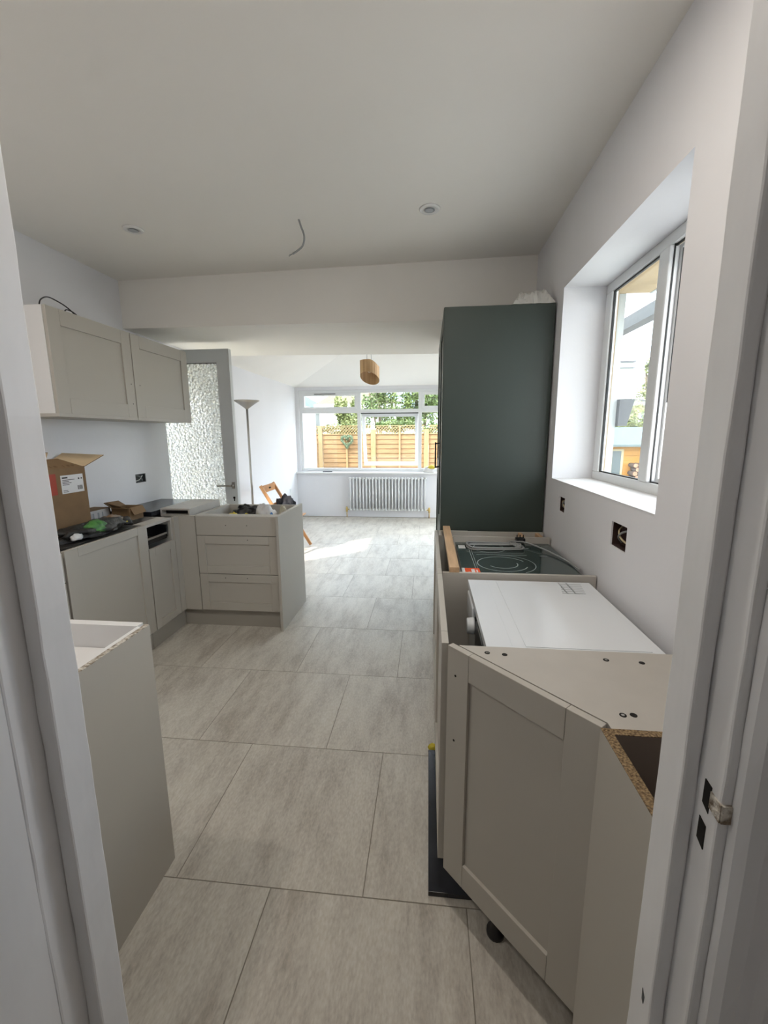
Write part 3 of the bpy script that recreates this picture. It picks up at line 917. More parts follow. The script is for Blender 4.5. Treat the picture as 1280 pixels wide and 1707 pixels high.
u = thing('sack', 'crumpled black sack with a green printed panel lying before the carton', 'sack', (-1.95, 2.25, .885))
crumple('sack_body', -1.948, 2.24, .8845, .078, .235, .055, 'darkbag', u, 3, 4, .3)
crumple('green_panel', -1.918, 2.235, .905, .050, .085, .046, 'greenbag', u, 5, 4, .12)
crumple('brown_panel', -1.975, 2.42, .89, .055, .10, .050, 'brownbag', u, 8, 4, .25)
crumple('white_seal', -1.90, 2.08, .895, .020, .038, .032, 'bagwhite', u, 9, 3, .2)
bobj('yellow_mark', 'yellow', u, (-1.932, -1.926, 2.43, 2.52, .905, .912))

# small cartons and offcuts
u = thing('white_carton', 'flat white printed carton behind the black sack', 'box', (-2.2, 2.6, .875))
bobj('carton_body', 'card', u, (-2.32, -2.20, 2.47, 2.72, .8755, .965))
bobj('white_panel', 'paper', u, (-2.20, -2.199, 2.50, 2.71, .895, .962))
bm = nb()
for a, b in ((2.53, 2.538), (2.545, 2.55), (2.555, 2.57), (2.60, 2.615), (2.64, 2.65)):
    box(bm, -2.199, -2.1985, a, b, .905, .945)
obj('label_print', bm, 'greyink', u)['kind'] = 'stuff'
u = thing('small_carton', 'small open brown carton with its flaps up in the left corner', 'box', (-2.08, 2.75, .875))
x0, x1, y0, y1, z0, z1 = -2.16, -2.03, 2.68, 2.82, .8755, .965
bobj('box_body', 'card', u, (x1 - th, x1, y0, y1, z0, z1), (x0, x0 + th, y0, y1, z0, z1), (x0 + th, x1 - th, y0, y0 + th, z0, z1), (x0 + th, x1 - th, y1 - th, y1, z0, z1), (x0 + th, x1 - th, y0 + th, y1 - th, z0, z0 + th))
sheet('flap', [(x0, y0, z1), (x1, y0, z1), (x1 - .01, y0 - .06, z1 + .02), (x0, y0 - .05, z1 + .045)], ['card', 'cardin', 'cardend'], u)
sheet('flap', [(x0, y1, z1), (x0, y0, z1), (x0 - .05, y0, z1 + .035), (x0 - .05, y1, z1 + .03)], ['card', 'card', 'cardend'], u)
sheet('flap', [(x1 + .001, y0 + .01, z1), (x1 + .001, y1, z1), (x1 + .03, y1 - .005, z1 - .045), (x1 + .03, y0 + .01, z1 - .05)], ['card', 'cardin', 'cardend'], u)
tag(crumple('film_wrap', -2.01, 2.585, .874, .05, .05, .035, 'darkbag', None, 12, 3, .35), 'crumpled dark film between the sack and the small carton', 'wrapping')

# contents of the open peninsula top (rest on the drawer-unit lid board)
ZI = .7105
for i, (cx, cy, rx, ry, rz, m, nm, lab, cat, sd_) in enumerate((
        (-1.47, 3.30, .12, .075, .125, 'black', 'black_case', 'black case in the open peninsula top', 'case', 21),
        (-1.50, 3.11, .055, .05, .105, 'yellow', 'work_glove', 'left one of two yellow work gloves in the peninsula top', 'glove', 22),
        (-1.375, 3.09, .033, .045, .10, 'yellow', 'work_glove', 'right one of two yellow work gloves in the peninsula top', 'glove', 23),
        (-1.275, 3.22, .078, .09, .138, 'bagwhite', 'plastic_bag', 'scrunched white plastic bag heaped in the peninsula top', 'bag', 24),
        (-1.148, 3.26, .032, .09, .125, 'sand', 'cream_sack', 'small cream bag at the right end of the peninsula top', 'bag', 25),
        (-1.175, 3.07, .032, .035, .105, 'blue', 'blue_packet', 'small blue packet beside the white plastic bag', 'packet', 26))):
    tag(crumple(nm, cx, cy, ZI, rx, ry, rz, m, None, sd_, 4, .22), lab, cat)

# ================================================================== RIGHT RUN
# --- tall green unit
u = thing('tall_green_unit', 'tall dark green larder unit reaching nearly to the beam', 'cabinet', (.38, 3.2, 0))
bobj('end_panel', 'green', u, (.082, .690, 2.600, 2.620, 0.0005, 2.157), bevel=.001)
bobj('carcass', 'green', u, (.100, .690, 2.621, 3.82, .14, 2.15))
for k, (y0, y1, z0, z1) in enumerate(((2.604, 3.205, .14, .79), (2.604, 3.205, .795, 2.155), (3.21, 3.82, .14, 1.17), (3.21, 3.82, 1.175, 2.155))):
    shaker('door', u, (.079, y0, z0), (0, 1, 0), y1 - y0, z1 - z0, (-1, 0, 0), 'green')
for y_, z0, z1 in ((3.16, 1.215, 1.385),):
    bm = nb()
    tube(bm, [(.079, y_, z0), (.053, y_, z0)], .005, 8); tube(bm, [(.079, y_, z1), (.053, y_, z1)], .005, 8)
    tube(bm, [(.053, y_, z0 - .008), (.053, y_, z1 + .008)], .0055, 8)
    tag(obj('handle', bm, 'black', u), 'thin black bar handle')
bobj('plinth', 'green', u, (.12, .135, 2.621, 3.82, 0.0005, .135))
# plastic wrap on its top
bm = nb()
from mathutils import noise
nx, ny = 26, 22
g = []
for i in range(nx + 1):
    row = []
    for j in range(ny + 1):
        a, b = i / nx, j / ny
        x = .46 + .235 * a; y = 2.605 + .30 * b
        edge = min(a, 1 - a, b, 1 - b) * 4
        z = 2.160 + min(1, edge) * (.045 + .06 * abs(noise.noise(Vector((a * 4.2, b * 4.2, 3)))) + .035 * abs(noise.noise(Vector((a * 11, b * 9, 7))))) + .045 * a * min(1, edge)
        row.append(bm.verts.new((x + .015 * noise.noise(Vector((a * 5, b * 5, 1))) * (1 - a), y - .02 * abs(noise.noise(Vector((a * 6, 0, 2)))) * (1 - b), z)))
    g.append(row)
for i in range(nx):
    for j in range(ny):
        bm.faces.new((g[i][j], g[i + 1][j], g[i + 1][j + 1], g[i][j + 1]))
tag(obj('plastic_wrap', bm, 'poly'), 'crumpled clear plastic wrap on top of the green unit', 'wrapping')

# --- hob unit
u = thing('hob_unit', 'open topped grey base unit holding the unfitted hob', 'cabinet', (.38, 2.1, 0))
bobj('side_panel', 'carcass', u, (.068, .695, 1.757, 1.775, .14, ZT)).name = 'side_panel'
bobj('side_panel', 'carcass', u, (.150, .690, 2.425, 2.443, .14, ZT))
bobj('base_board', 'carcass', u, (.068, .66, 1.776, 2.424, .14, .158))
bobj('shelf', 'carcass', u, (.150, .66, 1.776, 2.424, .800, .816))
bobj('rear_rail', 'carcass', u, (.120, .60, 2.445, 2.463, .80, .862), (.245, .69, 2.560, 2.578, .78, .868))
bobj('timber_packer', 'wood', u, (.54, .56, 2.464, 2.559, .84, .868))
bobj('timber_packer', 'wood', u, (.64, .66, 2.464, 2.559, .84, .868))
bobj('filler_panel', 'cab', u, (.068, .245, 2.560, 2.578, .14, ZT), (.068, .086, 2.445, 2.559, .14, ZT))
shaker('front_panel', u, (.045, 1.757, .14), (0, 1, 0), .835, .728, (-1, 0, 0))
u = thing('hob', 'black ceramic hob lying loose with marked cooking zones', 'hob', (.4, 2.1, .817))
hx0, hx1, hy0, hy1, hz1 = .158, .672, 1.800, 2.385, .846
bobj('hob_tray', 'black', u, (hx0 + .03, hx1 - .03, hy0 + .03, hy1 - .03, .8165, .838))
bobj('glass_top', 'glassdark', u, (hx0, hx1, hy0, hy1, .838, hz1), bevel=.002)


def ring(bm, cx, cy, z, r, w=.0022, a0=0, a1=2 * PI, n=40, sx=1, sy=1):
    pr = None
    for k in range(n + 1):
        t = a0 + (a1 - a0) * k / n
        p = bm.verts.new((cx + (r - w) * sx * math.cos(t), cy + (r - w) * sy * math.sin(t), z)); q = bm.verts.new((cx + (r + w) * sx * math.cos(t), cy + (r + w) * sy * math.sin(t), z))
        if pr: bm.faces.new((pr[0], pr[1], q, p))
        pr = (p, q)


bm = nb()
zz = hz1 + .0006
ring(bm, .355, 1.985, zz, .115, a0=.4, a1=5.9); ring(bm, .355, 1.985, zz, .070, a0=-2.6, a1=.2); ring(bm, .355, 1.985, zz, .150, a0=-1.0, a1=1.6, w=.0015)
ring(bm, .33, 2.265, zz, .085, a0=0, a1=6.2)
for bx in ((.2215, .2235, 1.83, 2.36), (.232, .2335, 1.83, 2.36)):
    bm.faces.new([bm.verts.new(p) for p in ((bx[0], bx[2], zz), (bx[1], bx[2], zz), (bx[1], bx[3], zz), (bx[0], bx[3], zz))])
for bx in ((.56, .60, 2.13, 2.136), (.50, .54, 2.27, 2.277), (.25, .50, 2.135, 2.139)):
    bm.faces.new([bm.verts.new(p) for p in ((bx[0], bx[2], zz), (bx[1], bx[2], zz), (bx[1], bx[3], zz), (bx[0], bx[3], zz))])
obj('zone_marking', bm, 'ringline', u)
tag(bobj('red_sticker', 'orange', u, (.168, .238, 1.815, 1.905, hz1, hz1 + .0008)), 'red energy sticker')
bobj('sticker', 'paper', u, (.1585, .172, 1.815, 1.905, hz1, hz1 + .001), (.185, .195, 1.83, 1.85, hz1 + .0008, hz1 + .001), (.2, .215, 1.83, 1.89, hz1 + .0008, hz1 + .001), (.222, .228, 1.83, 1.88, hz1 + .0008, hz1 + .001))
bobj('sticker', 'paper', u, (.170, .206, 2.25, 2.315, hz1, hz1 + .0008))
bm = nb()
loops = []
for k in range(4):
    r = .036 + .006 * k
    for s in range(16):
        t = 2 * PI * s / 16
        cx_ = .345 + (.095 if math.cos(t) > 0 else -.095)
        loops.append((cx_ + r * math.cos(t) + .006 * k, 2.285 + (r * .9 + .008 * k) * math.sin(t), .853 + .004 * (k % 3) + .004 * math.sin(2 * t + k)))
loops += [(.45, 2.36, .858), (.52, 2.345, .865), (.58, 2.26, .862), (.63, 2.15, .856), (.665, 2.02, .853), (.677, 1.90, .853)]
tube(bm, smooth_path(loops, 3), .0045, 6)
obj('flex', bm, 'cable', u)
bm = nb()
box(bm, .495, .545, 2.375, 2.415, .850, .875); box(bm, .508, .532, 2.36, 2.375, .853, .868)
for a in (.503, .520, .537):
    box(bm, a - .003, a + .003, 2.395, 2.401, .875, .893)
tag(obj('plug', bm, 'black', u, bevel=.003), 'black three pin plug')
tag(bobj('timber_batten', 'wood', None, (.096, .138, 1.762, 2.60, .8705, .894), bevel=.0015), 'short pale pine batten laid across the front of the hob unit', 'batten')

# --- washing machine
u = thing('washing_machine', 'white washing machine slid under the missing worktop', 'washing machine', (.4, 1.43, 0))
wx0, wx1, wy0, wy1, wz0, wz1 = .185, .655, 1.150, 1.735, .045, .852
bobj('machine_body', 'enamel', u, (wx0, wx1, wy0, wy1, wz0, wz1 - .028), bevel=.006)
bm = nb()
box(bm, wx0 - .012, wx1 + .004, wy0, wy1, wz1 - .027, wz1 - .002)
box(bm, wx0 + .062, wx0 + .0635, wy0 + .02, wy1 - .02, wz1 - .002, wz1 - .0012)
box(bm, wx0 + .10, wx1 - .028, wy0 + .015, wy1 - .015, wz1 - .002, wz1)
obj('top_cover', bm, 'enamel', u, bevel=.003)
bm = nb()
for k in range(6):
    box(bm, .515 + .004 * k, .60 + .003 * k, 1.600 + .02 * k, 1.607 + .02 * k, wz1, wz1 + .0004)
box(bm, .53, .535, 1.6, 1.72, wz1, wz1 + .0004); box(bm, .56, .566, 1.6, 1.72, wz1, wz1 + .0004)
obj('printed_notice', bm, 'greyink', u)['kind'] = 'stuff'
bobj('control_panel', 'black', u, (wx0 - .014, wx0 - .001, wy0 + .02, 1.42, .715, .81), bevel=.004)
bobj('drawer_front', 'enamel', u, (wx0 - .014, wx0 - .001, 1.53, wy1 - .01, .715, .81), bevel=.006)
bm = nb()
prf = [(.031, 0), (.031, .006), (.028, .024), (.024, .026)]
lathe(bm, prf, 0, 0, 20)
bmesh.ops.transform(bm, matrix=Matrix.Translation((wx0 - .012, 1.475, .765)) @ Matrix.Rotation(-PI / 2, 4, 'Y'), verts=bm.verts)
tag(obj('programme_dial', bm, 'enamel', u), 'white round programme dial')
bm = nb()
lathe(bm, [(.033, 0), (.033, .008)], 0, 0, 20)
bmesh.ops.transform(bm, matrix=Matrix.Translation((wx0 - .001, 1.475, .765)) @ Matrix.Rotation(-PI / 2, 4, 'Y'), verts=bm.verts)
obj('dial_bezel', bm, 'black', u)
bm = nb()
lathe(bm, [(.175, 0), (.17, .03), (.14, .035), (.13, .02), (.05, .03)], 0, 0, 32)
bmesh.ops.transform(bm, matrix=Matrix.Translation((wx0, 1.44, .44)) @ Matrix.Rotation(-PI / 2, 4, 'Y'), verts=bm.verts)
obj('porthole', bm, 'black', u)
for yy in (wy0 + .06, wy1 - .06):
    for xx in (wx0 + .05, wx1 - .05):
        bm = nb(); lathe(bm, [(.02, 0.0005), (.02, .046)], xx, yy, 12); obj('foot', bm, 'black', u)
u = thing('appliance_door', 'narrow edge of the grey framed door in front of the washing machine', 'door', (.055, 1.44, .14))
shaker('door_panel', u, (.045, 1.135, .14), (0, 1, 0), .618, .728, (-1, 0, 0))
tag(bobj('plinth_board', 'blackgloss', None, (.018, .175, 1.128, 1.752, 0.0006, .018), bevel=.001), 'glossy black plinth board lying on the floor under the right units', 'board')
tag(crumple('sponge_scrap', .04, 1.775, 0.0005, .022, .014, .02, 'yellow', None, 31, 3, .3), 'crumpled yellow scrap behind the black plinth board', 'scrap')

# --- angled end unit
u = thing('angled_end_unit', 'angled grey base unit with diagonal framed door and open side towards wall', 'cabinet', (.4, .95, 0))
A2, B2 = Vector((.062, 1.120)), Vector((.353, .804))
Ud = (B2 - A2).normalized(); Nd = Vector((Ud.y, -Ud.x))
if Nd.x > 0: Nd = -Nd
Ld = (B2 - A2).length
dn = shaker('door', u, (A2.x, A2.y, .125), (Ud.x, Ud.y, 0), Ld, ZT - .125, (Nd.x, Nd.y, 0), st=.077, rl=.078, holes=[(.031, .665), (.031, .464)])
bm = nb()
off = -Nd * .024
pA, pB = A2 + off, B2 + off
pA = pA + Ud * ((1.122 - pA.y) / Ud.y)
prism(bm, [(pA.x, pA.y), (pB.x, pB.y), (pB.x, .803), (.698, .803), (.698, 1.122)], .852, ZT - .0005)
tb = obj('top_board', bm, 'carcass', u)
for (x, y, r) in ((.165, 1.086, 0), (.21, 1.080, 1), (.467, 1.076, 0), (.552, 1.069, 1), (.412, .848, 0), (.434, .850, 1)):
    bm = nb(); lathe(bm, [(.0072, ZT - .003), (.0072, ZT + .0003)], x, y, 16)
    if not r: lathe(bm, [(.004, ZT + .0003), (.003, ZT + .0008)], x, y, 10, mi=1)
    obj('screw_hole', bm, ['void', 'steel'], tb)
bobj('carcass', 'carcass', u, (.12, .698, 1.104, 1.122, .14, .851))
bm = nb()
prism(bm, [(pA.x + .03, pA.y - .02), (pB.x, pB.y), (pB.x, .803), (.698, .803), (.698, 1.10)], .14, .158)
obj('base_board', bm, 'carcass', u)
bm = nb()
lathe(bm, [(.026, .0005), (.026, .012), (.016, .02), (.016, .12), (.03, .13), (.03, .14)], .215, 1.045, 16)
tag(obj('leg', bm, 'black', u), 'black adjustable plastic foot')
bm = nb()
lathe(bm, [(.026, .0005), (.026, .012), (.016, .02), (.016, .12), (.03, .13), (.03, .14)], .45, .86, 16)
obj('leg', bm, 'black', u)
# --- small open box beside wall, raw chipboard edges
u = thing('open_filler_unit', 'open topped end unit with raw chipboard edges by the right jamb', 'cabinet', (.5, .65, 0))
bobj('side_panel', 'cab', u, (.350, .369, .515, .8025, 0.0005, ZT - .0015))
bobj('back_panel', 'shade_taupe', u, (.3695, .698, .785, .8025, 0.1, ZT - .0015))
bobj('raw_edge', 'chipedge', u, (.350, .369, .515, .8025, ZT - .0015, ZT))
bobj('raw_edge', 'chipedge', u, (.3695, .698, .785, .8025, ZT - .0015, ZT))
bobj('shade_liner', 'shade_taupe', u, (.3692, .3705, .515, .7849, .16, .862), (.686, .698, .515, .7849, .16, .862))  # thin liners that carry the inside shade as colour
bobj('base_board', 'shade_taupe', u, (.3695, .698, .515, .784, .14, .158))

# ================================================================== CEILING FITTINGS
for (x, y, lab) in ((-1.673, 2.499, 'left recessed white downlight in the kitchen ceiling'), (-.008, 2.467, 'right recessed white downlight in the kitchen ceiling')):
    t = thing('downlight', lab, 'light', (x, y, ZC), 'ceiling downlights')
    bm = nb(); lathe(bm, [(.028, ZC - .003), (.036, ZC - .009), (.050, ZC - .007), (.055, ZC - .0003)], x, y, 32)
    obj('bezel', bm, 'white_board', t)
    bm = nb(); lathe(bm, [(.018, ZC - .0102), (.026, ZC - .0085)], x, y, 24)
    obj('lens', bm, 'greyink', t)
bm = nb()
tube(bm, smooth_path([(-.714, 2.499, ZC), (-.700, 2.49, ZC - .04), (-.682, 2.48, ZC - .09), (-.690, 2.48, ZC - .135), (-.72, 2.485, ZC - .158), (-.752, 2.49, ZC - .172)]), .0052, 8)
for d in (-.006, .006):
    tube(bm, [(-.752, 2.49, ZC - .172), (-.772, 2.49 + d, ZC - .180 + d)], .002, 6)
tag(obj('ceiling_cable', bm, 'cable'), 'bare cable tail hanging from the middle of the kitchen ceiling', 'cable')
# lit downlights added out of view to brighten the near kitchen
for (x, y, lab, pw_) in ((-1.673, 1.02, 'added unseen lit downlight near the doorway at left', 2.6), (-.008, 1.02, 'added unseen lit downlight near the doorway at right', 2.8)):
    t = thing('downlight', lab, 'light', (x, y, ZC))
    bm = nb(); lathe(bm, [(.028, ZC - .003), (.036, ZC - .009), (.050, ZC - .007), (.055, ZC - .0003)], x, y, 32)
    obj('bezel', bm, 'white_board', t)
    ld = D.lights.new('near_fill_lamp', 'AREA'); ld.shape = 'DISK'; ld.size = .07; ld.energy = pw_; ld.color = (1.0, .92, .82)
    lo = D.objects.new('near_fill_lamp', ld); C.objects.link(lo); lo.parent = t; lo.matrix_parent_inverse = Matrix.Translation(t.location).inverted(); lo.location = (x, y, ZC - .008)
# hip-slope downlight
zc_ = 2.265 + (YE - 6.1) * .332
t = thing('downlight', 'small downlight in sloping ceiling behind the wood pendant', 'light', (-.62, 6.1, zc_ - .02))
bm = nb(); lathe(bm, [(.02, -.010), (.036, -.008), (.04, 0)], 0, 0, 20)
bmesh.ops.transform(bm, matrix=Matrix.Translation((-.62, 6.1, zc_ + .012)) @ Matrix.Rotation(math.atan(-.332), 4, 'X'), verts=bm.verts)
obj('bezel', bm, 'white_board', t)

# ================================================================== PENDANT
PX, PY = -.705, 5.25
t = thing('pendant_lamp', 'slanted oval wood veneer pendant shade hanging on two thin wires', 'lamp', (PX, PY, 2.06))
bm = nb()
n = 44
rings = []
for z in range(2):
    for rr in (1.0, .985):
        ring_ = []
        for k in range(n):
            a = 2 * PI * k / n
            x = .116 * rr * math.cos(a); y = .10 * rr * math.sin(a)
            sl = .060 * (x / .116)
            zz_ = (2.112 - sl * .35 - .062 * (y / .10)) if z == 0 else (2.315 - max(0, x / .116) ** 2 * .075)
            if k % 2: x *= .985; y *= .985
            ring_.append(bm.verts.new((PX + x, PY + y, zz_)))
        rings.append(ring_)
for a, b in ((0, 2), (3, 1), (2, 3), (1, 0)):
    for k in range(n):
        bm.faces.new((rings[a][k], rings[a][(k + 1) % n], rings[b][(k + 1) % n], rings[b][k]))
M['veneer'] = mat('wood_veneer', (0.36, 0.21, 0.10), 0.6, col2=(0.52, 0.34, 0.17), scale=30, stretch=(1, 1, .05))
obj('lamp_shade', bm, 'veneer', t)
bm = nb()
ZV = 2.265 + (XE - 1.67 - 0 + 2.34 - .67 + .0) * 0 + .33 * (1.63) - .005
for d in (-.03, .02):
    tube(bm, [(PX + d, PY, 2.28), (PX + d, PY, ZV)], .002, 6)
obj('hanging_wire', bm, 'darkgrey', t)
bm = nb(); tube(bm, [(PX - .1, PY, 2.28), (PX + .1, PY, 2.26)], .003, 6); lathe(bm, [(.018, 2.18), (.02, 2.27)], PX, PY, 12)
obj('lamp_holder', bm, 'white_board', t)
bm = nb(); lathe(bm, [(.05, ZV - .02), (.055, ZV + .02)], PX, PY, 20)
obj('ceiling_rose', bm, 'white_board', t)

# ================================================================== FLOOR LAMP
LX, LY = -2.13, 4.97
t = thing('floor_lamp', 'tall brushed steel uplighter floor lamp beside the garden door', 'lamp', (LX, LY, 0))
bm = nb(); lathe(bm, [(.13, .0005), (.13, .015), (.02, .03)], LX, LY, 32); obj('base', bm, 'steel', t)
bm = nb(); lathe(bm, [(.0125, .03), (.0125, 1.76)], LX, LY, 14); obj('pole', bm, 'steel', t)
bm = nb()
lathe(bm, [(.016, 1.755), (.022, 1.762), (.06, 1.79), (.105, 1.822), (.148, 1.850), (.148, 1.854), (.10, 1.826), (.03, 1.776)], LX, LY, 40)
obj('lamp_bowl', bm, 'steel', t)

# ================================================================== FOLDING CHAIR behind the peninsula
t = thing('folding_chair', 'folding beech chair standing behind the peninsula', 'chair', (-1.8, 5.18, 0))
# local frame: f = direction the chair faces, s = sideways
cB = Vector((-2.0, 5.18, 0)); fdir = Vector((1, 0, 0)); sdir = Vector((0, 1, 0))


def cp(f, s, z):
    return cB + fdir * f + sdir * s + Vector((0, 0, z))


def bar(bm, a, b, w, h):
    a, b = Vector(a), Vector(b)
    d = (b - a); L_ = d.length; d.normalize()
    s = d.cross(Vector((0, 0, 1)))
    if s.length < .05: s = Vector((1, 0, 0))
    s.normalize(); up = s.cross(d)
    mt_ = Matrix((( *s, 0), (*d, 0), (*up, 0), (0, 0, 0, 1))).transposed()
    mt_.translation = a
    box(bm, -w / 2, w / 2, 0, L_, -h / 2, h / 2, mtx=mt_)


for s in (-.21, .21):
    bm = nb(); bar(bm, cp(-.02, s, .845), cp(.46, s, .0125), .022, .036); obj('long_leg', bm, 'chairwood', t)
for s in (-.175, .175):
    bm = nb(); bar(bm, cp(.36, s, .43), cp(-.02, s, .0125), .020, .034); obj('short_leg', bm, 'chairwood', t)
bm = nb(); bar(bm, cp(.005, -.20, .80), cp(.005, .20, .80), .016, .09); obj('back_rail', bm, 'chairwood', t)
bm = nb(); bar(bm, cp(.115, -.20, .60), cp(.115, .20, .60), .014, .05); obj('back_rail', bm, 'chairwood', t)
bm = nb(); tube(bm, [cp(.014, -.02, .80), cp(.016, .02, .80)], .010, 8); obj('hand_slot', bm, 'void', t)
for k in range(6):
    bm = nb(); f_ = .10 + .06 * k
    bar(bm, cp(f_, -.165, .445), cp(f_, .165, .445), .045, .014); obj('seat_slat', bm, 'chairwood', t)
u = tag(crumple('black_jacket', -1.76, 5.14, .453, .12, .13, .17, 'cloth', None, 41, 4, .35), 'black clothing heaped on the folding chair seat', 'clothes')

# ================================================================== RADIATOR
t = thing('column_radiator', 'white column radiator on the wall under the garden window', 'radiator', (-.69, YR - .07, .1))
nsec = 24
rx0, rx1 = -1.385, -.015
pitch = (rx1 - rx0) / nsec
proto = None
for k in range(nsec):
    xc = rx0 + pitch * (k + .5)
    if proto is None:
        bm = nb()
        for yy in (-.028, .028):
            tube(bm, [(0, yy, .15), (0, yy, .69)], .0125, 10)
        for z0_, z1_ in ((.125, .165), (.675, .715)):
            zc2 = (z0_ + z1_) / 2
            tube(bm, [(0, -.036, zc2), (0, -.018, zc2), (0, .018, zc2), (0, .036, zc2)], .02, 10, rs=[.012, .021, .021, .012])
            tube(bm, [(-pitch / 2, 0, zc2), (pitch / 2, 0, zc2)], .017, 10)
        proto = obj('radiator_section', bm, 'upvc', t)
        proto.matrix_parent_inverse = Matrix.Translation(t.location).inverted()
        o = proto
    else:
        o = proto.copy(); C.objects.link(o)
    o.location = (xc, YR - .065, 0)
for xx, s in ((rx0, -1), (rx1, 1)):
    bm = nb()
    tube(bm, [(xx, YR - .065, .145), (xx + s * .035, YR - .065, .145)], .010, 8)
    lathe(bm, [(.016, .10), (.018, .115), (.018, .17), (.013, .19)], xx + s * .045, YR - .065, 12)
    tube(bm, [(xx + s * .045, YR - .065, .0006), (xx + s * .045, YR - .065, .10)], .0085, 8)
    obj('valve', bm, 'brass', t)
for xx in (rx0 - .02, rx1 + .02):
    pass
for xx in (-1.1, -.3):
    bobj('bracket', 'upvc', t, (xx - .01, xx + .01, YR - .04, YR - .0005, .60, .66))

# things on the window board
ZB = .8005
tag(bobj('remote_control', 'black', None, (-1.86, -1.69, 7.43, 7.475, ZB, ZB + .016), bevel=.004), 'slim black remote lying on the window board at left', 'remote')
t = thing('parcel', 'white packet with yellow top on the window board by the green unit', 'packet', (0.02, 7.44, ZB))
crumple('packet_body', .02, 7.46, ZB, .10, .055, .07, 'bagwhite', t, 51, 3, .2)
crumple('yellow_top', .06, 7.44, ZB + .065, .065, .045, .04, 'yellow', t, 52, 3, .2)
# white blank plate on far left wall
tag(bobj('wall_plate', 'upvc', None, (XL, XL + .008, 7.02, 7.10, .40, .54), bevel=.002), 'small white blank wall plate on the far left wall', 'wall plate')

# ================================================================== OUTSIDE
bm = nb(); box(bm, -60, 60, -40, 90, -.35, -.25)
struct(obj('ground', bm, 'ground'))

FY = 11.0
t = thing('garden_fence', 'horizontal larch slat fence with trellis top and pale posts', 'fence', (-.8, FY, -.25))
posts = [-2.78, -1.40, -.05, 1.75, 3.6]
for x in [-4.2] + posts:
    w = .06 if x > -2.5 else .05
    bobj('post', 'post_fence', t, (x - w, x + w, FY - .05, FY + .05, -.25, 1.68 if x < -2 else 1.58))
allp = [-4.2] + posts
slp = None
for a, b in zip(allp, allp[1:]):
    a2, b2 = a + .062, b - .062
    nsl = 14
    for k in range(nsl):
        z = -.20 + .118 * k
        bm = nb()
        box(bm, a2, b2, FY - .012, FY + .004, z, z + .125, mtx=Matrix.Translation((0, FY, z)) @ Matrix.Rotation(math.radians(-9), 4, 'X') @ Matrix.Translation((0, -FY, -z)))
        obj('slat', bm, 'slat_fence', t)
    bm = nb(); mid = (a2 + b2) / 2
    box(bm, mid - .022, mid + .022, FY - .045, FY - .02, -.2, 1.68 if a == -1.40 else 1.47)
    obj('batten', bm, 'post_fence', t)
    bm = nb()
    box(bm, a2, b2, FY - .02, FY + .02, 1.455, 1.48); box(bm, a2, b2, FY - .02, FY + .02, 1.66, 1.68)
    x = a2 - .2
    while x < b2 + .05:
        for s in (0, 1):
            p, q = (x, 1.47), (x + .2, 1.67)
            if s: p, q = (x, 1.67), (x + .2, 1.47)
            # clip
            def cl(P, Q, lo, hi):
                (x1_, z1_), (x2_, z2_) = P, Q
                if x1_ < lo:
                    tt = (lo - x1_) / (x2_ - x1_); x1_, z1_ = lo, z1_ + tt * (z2_ - z1_)
                if x2_ > hi:
                    tt = (hi - x1_) / (x2_ - x1_); x2_, z2_ = hi, z1_ + tt * (z2_ - z1_)
                return (x1_, z1_), (x2_, z2_)
            if x + .2 <= a2 or x >= b2: continue
            p, q = cl(p, q, a2, b2)
            yb = FY + (.006 if s else -.006)
            bar(bm, (p[0], yb, p[1]), (q[0], yb, q[1]), .008, .014)
        x += .075
    o = obj('trellis', bm, 'post_fence', t); o['kind'] = 'stuff'


def leaves(name, fn, n, size, m, parent=None, seed=0):
    rnd = random.Random(seed)
    vs, fs = [], []
    for _ in range(n):
        p = fn(rnd)
        if p is None: continue
        a = Vector((rnd.gauss(0, 1), rnd.gauss(0, 1), rnd.gauss(0, 1))).normalized()
        b = a.orthogonal().normalized()
        s = size * rnd.uniform(.6, 1.3)
        i = len(vs)
        vs += [p - a * s, p + b * s * .45, p + a * s, p - b * s * .45]
        fs.append((i, i + 1, i + 2, i + 3))
    me = D.meshes.new(name); me.from_pydata([tuple(v) for v in vs], [], fs)
    me.materials.append(M[m])
    o = D.objects.new(name, me); C.objects.link(o)
    if parent is not None:
        o.parent = parent; o.matrix_parent_inverse = Matrix.Translation(parent.location).inverted()
    return o


def bush(name, lab, cx, cy, cz, rx, ry, rz, n, size, m, seed, trunk=True, cat='bush'):
    t = thing(name, lab, cat, (cx, cy, -.25))
    rnd = random.Random(seed)
    blobs = [(Vector((rnd.uniform(-1, 1) * rx * .75, rnd.uniform(-1, 1) * ry * .7, rnd.uniform(-.8, .8) * rz)), rnd.uniform(.2, .42)) for _ in range(26)]

    def fn(r):
        c, k = r.choice(blobs)
        d = Vector((r.gauss(0, 1), r.gauss(0, 1), r.gauss(0, 1))).normalized() * (k * r.random() ** .35)
        return Vector((cx, cy, cz)) + c + Vector((d.x * rx, d.y * ry, d.z * rz))
    o = leaves('foliage', fn, n, size, m, t, seed); o['kind'] = 'stuff'
    if trunk:
        for k in range(3):
            bm = nb()
            x = cx + rnd.uniform(-.3, .3) * rx
            tube(bm, smooth_path([(x, cy, -.25), (x + rnd.uniform(-.1, .1), cy, cz * .5), (x + rnd.uniform(-.5, .5) * rx, cy + .1, cz + rz * .6)]), .03, 6)
            obj('branch', bm, 'bark', t)
    return t


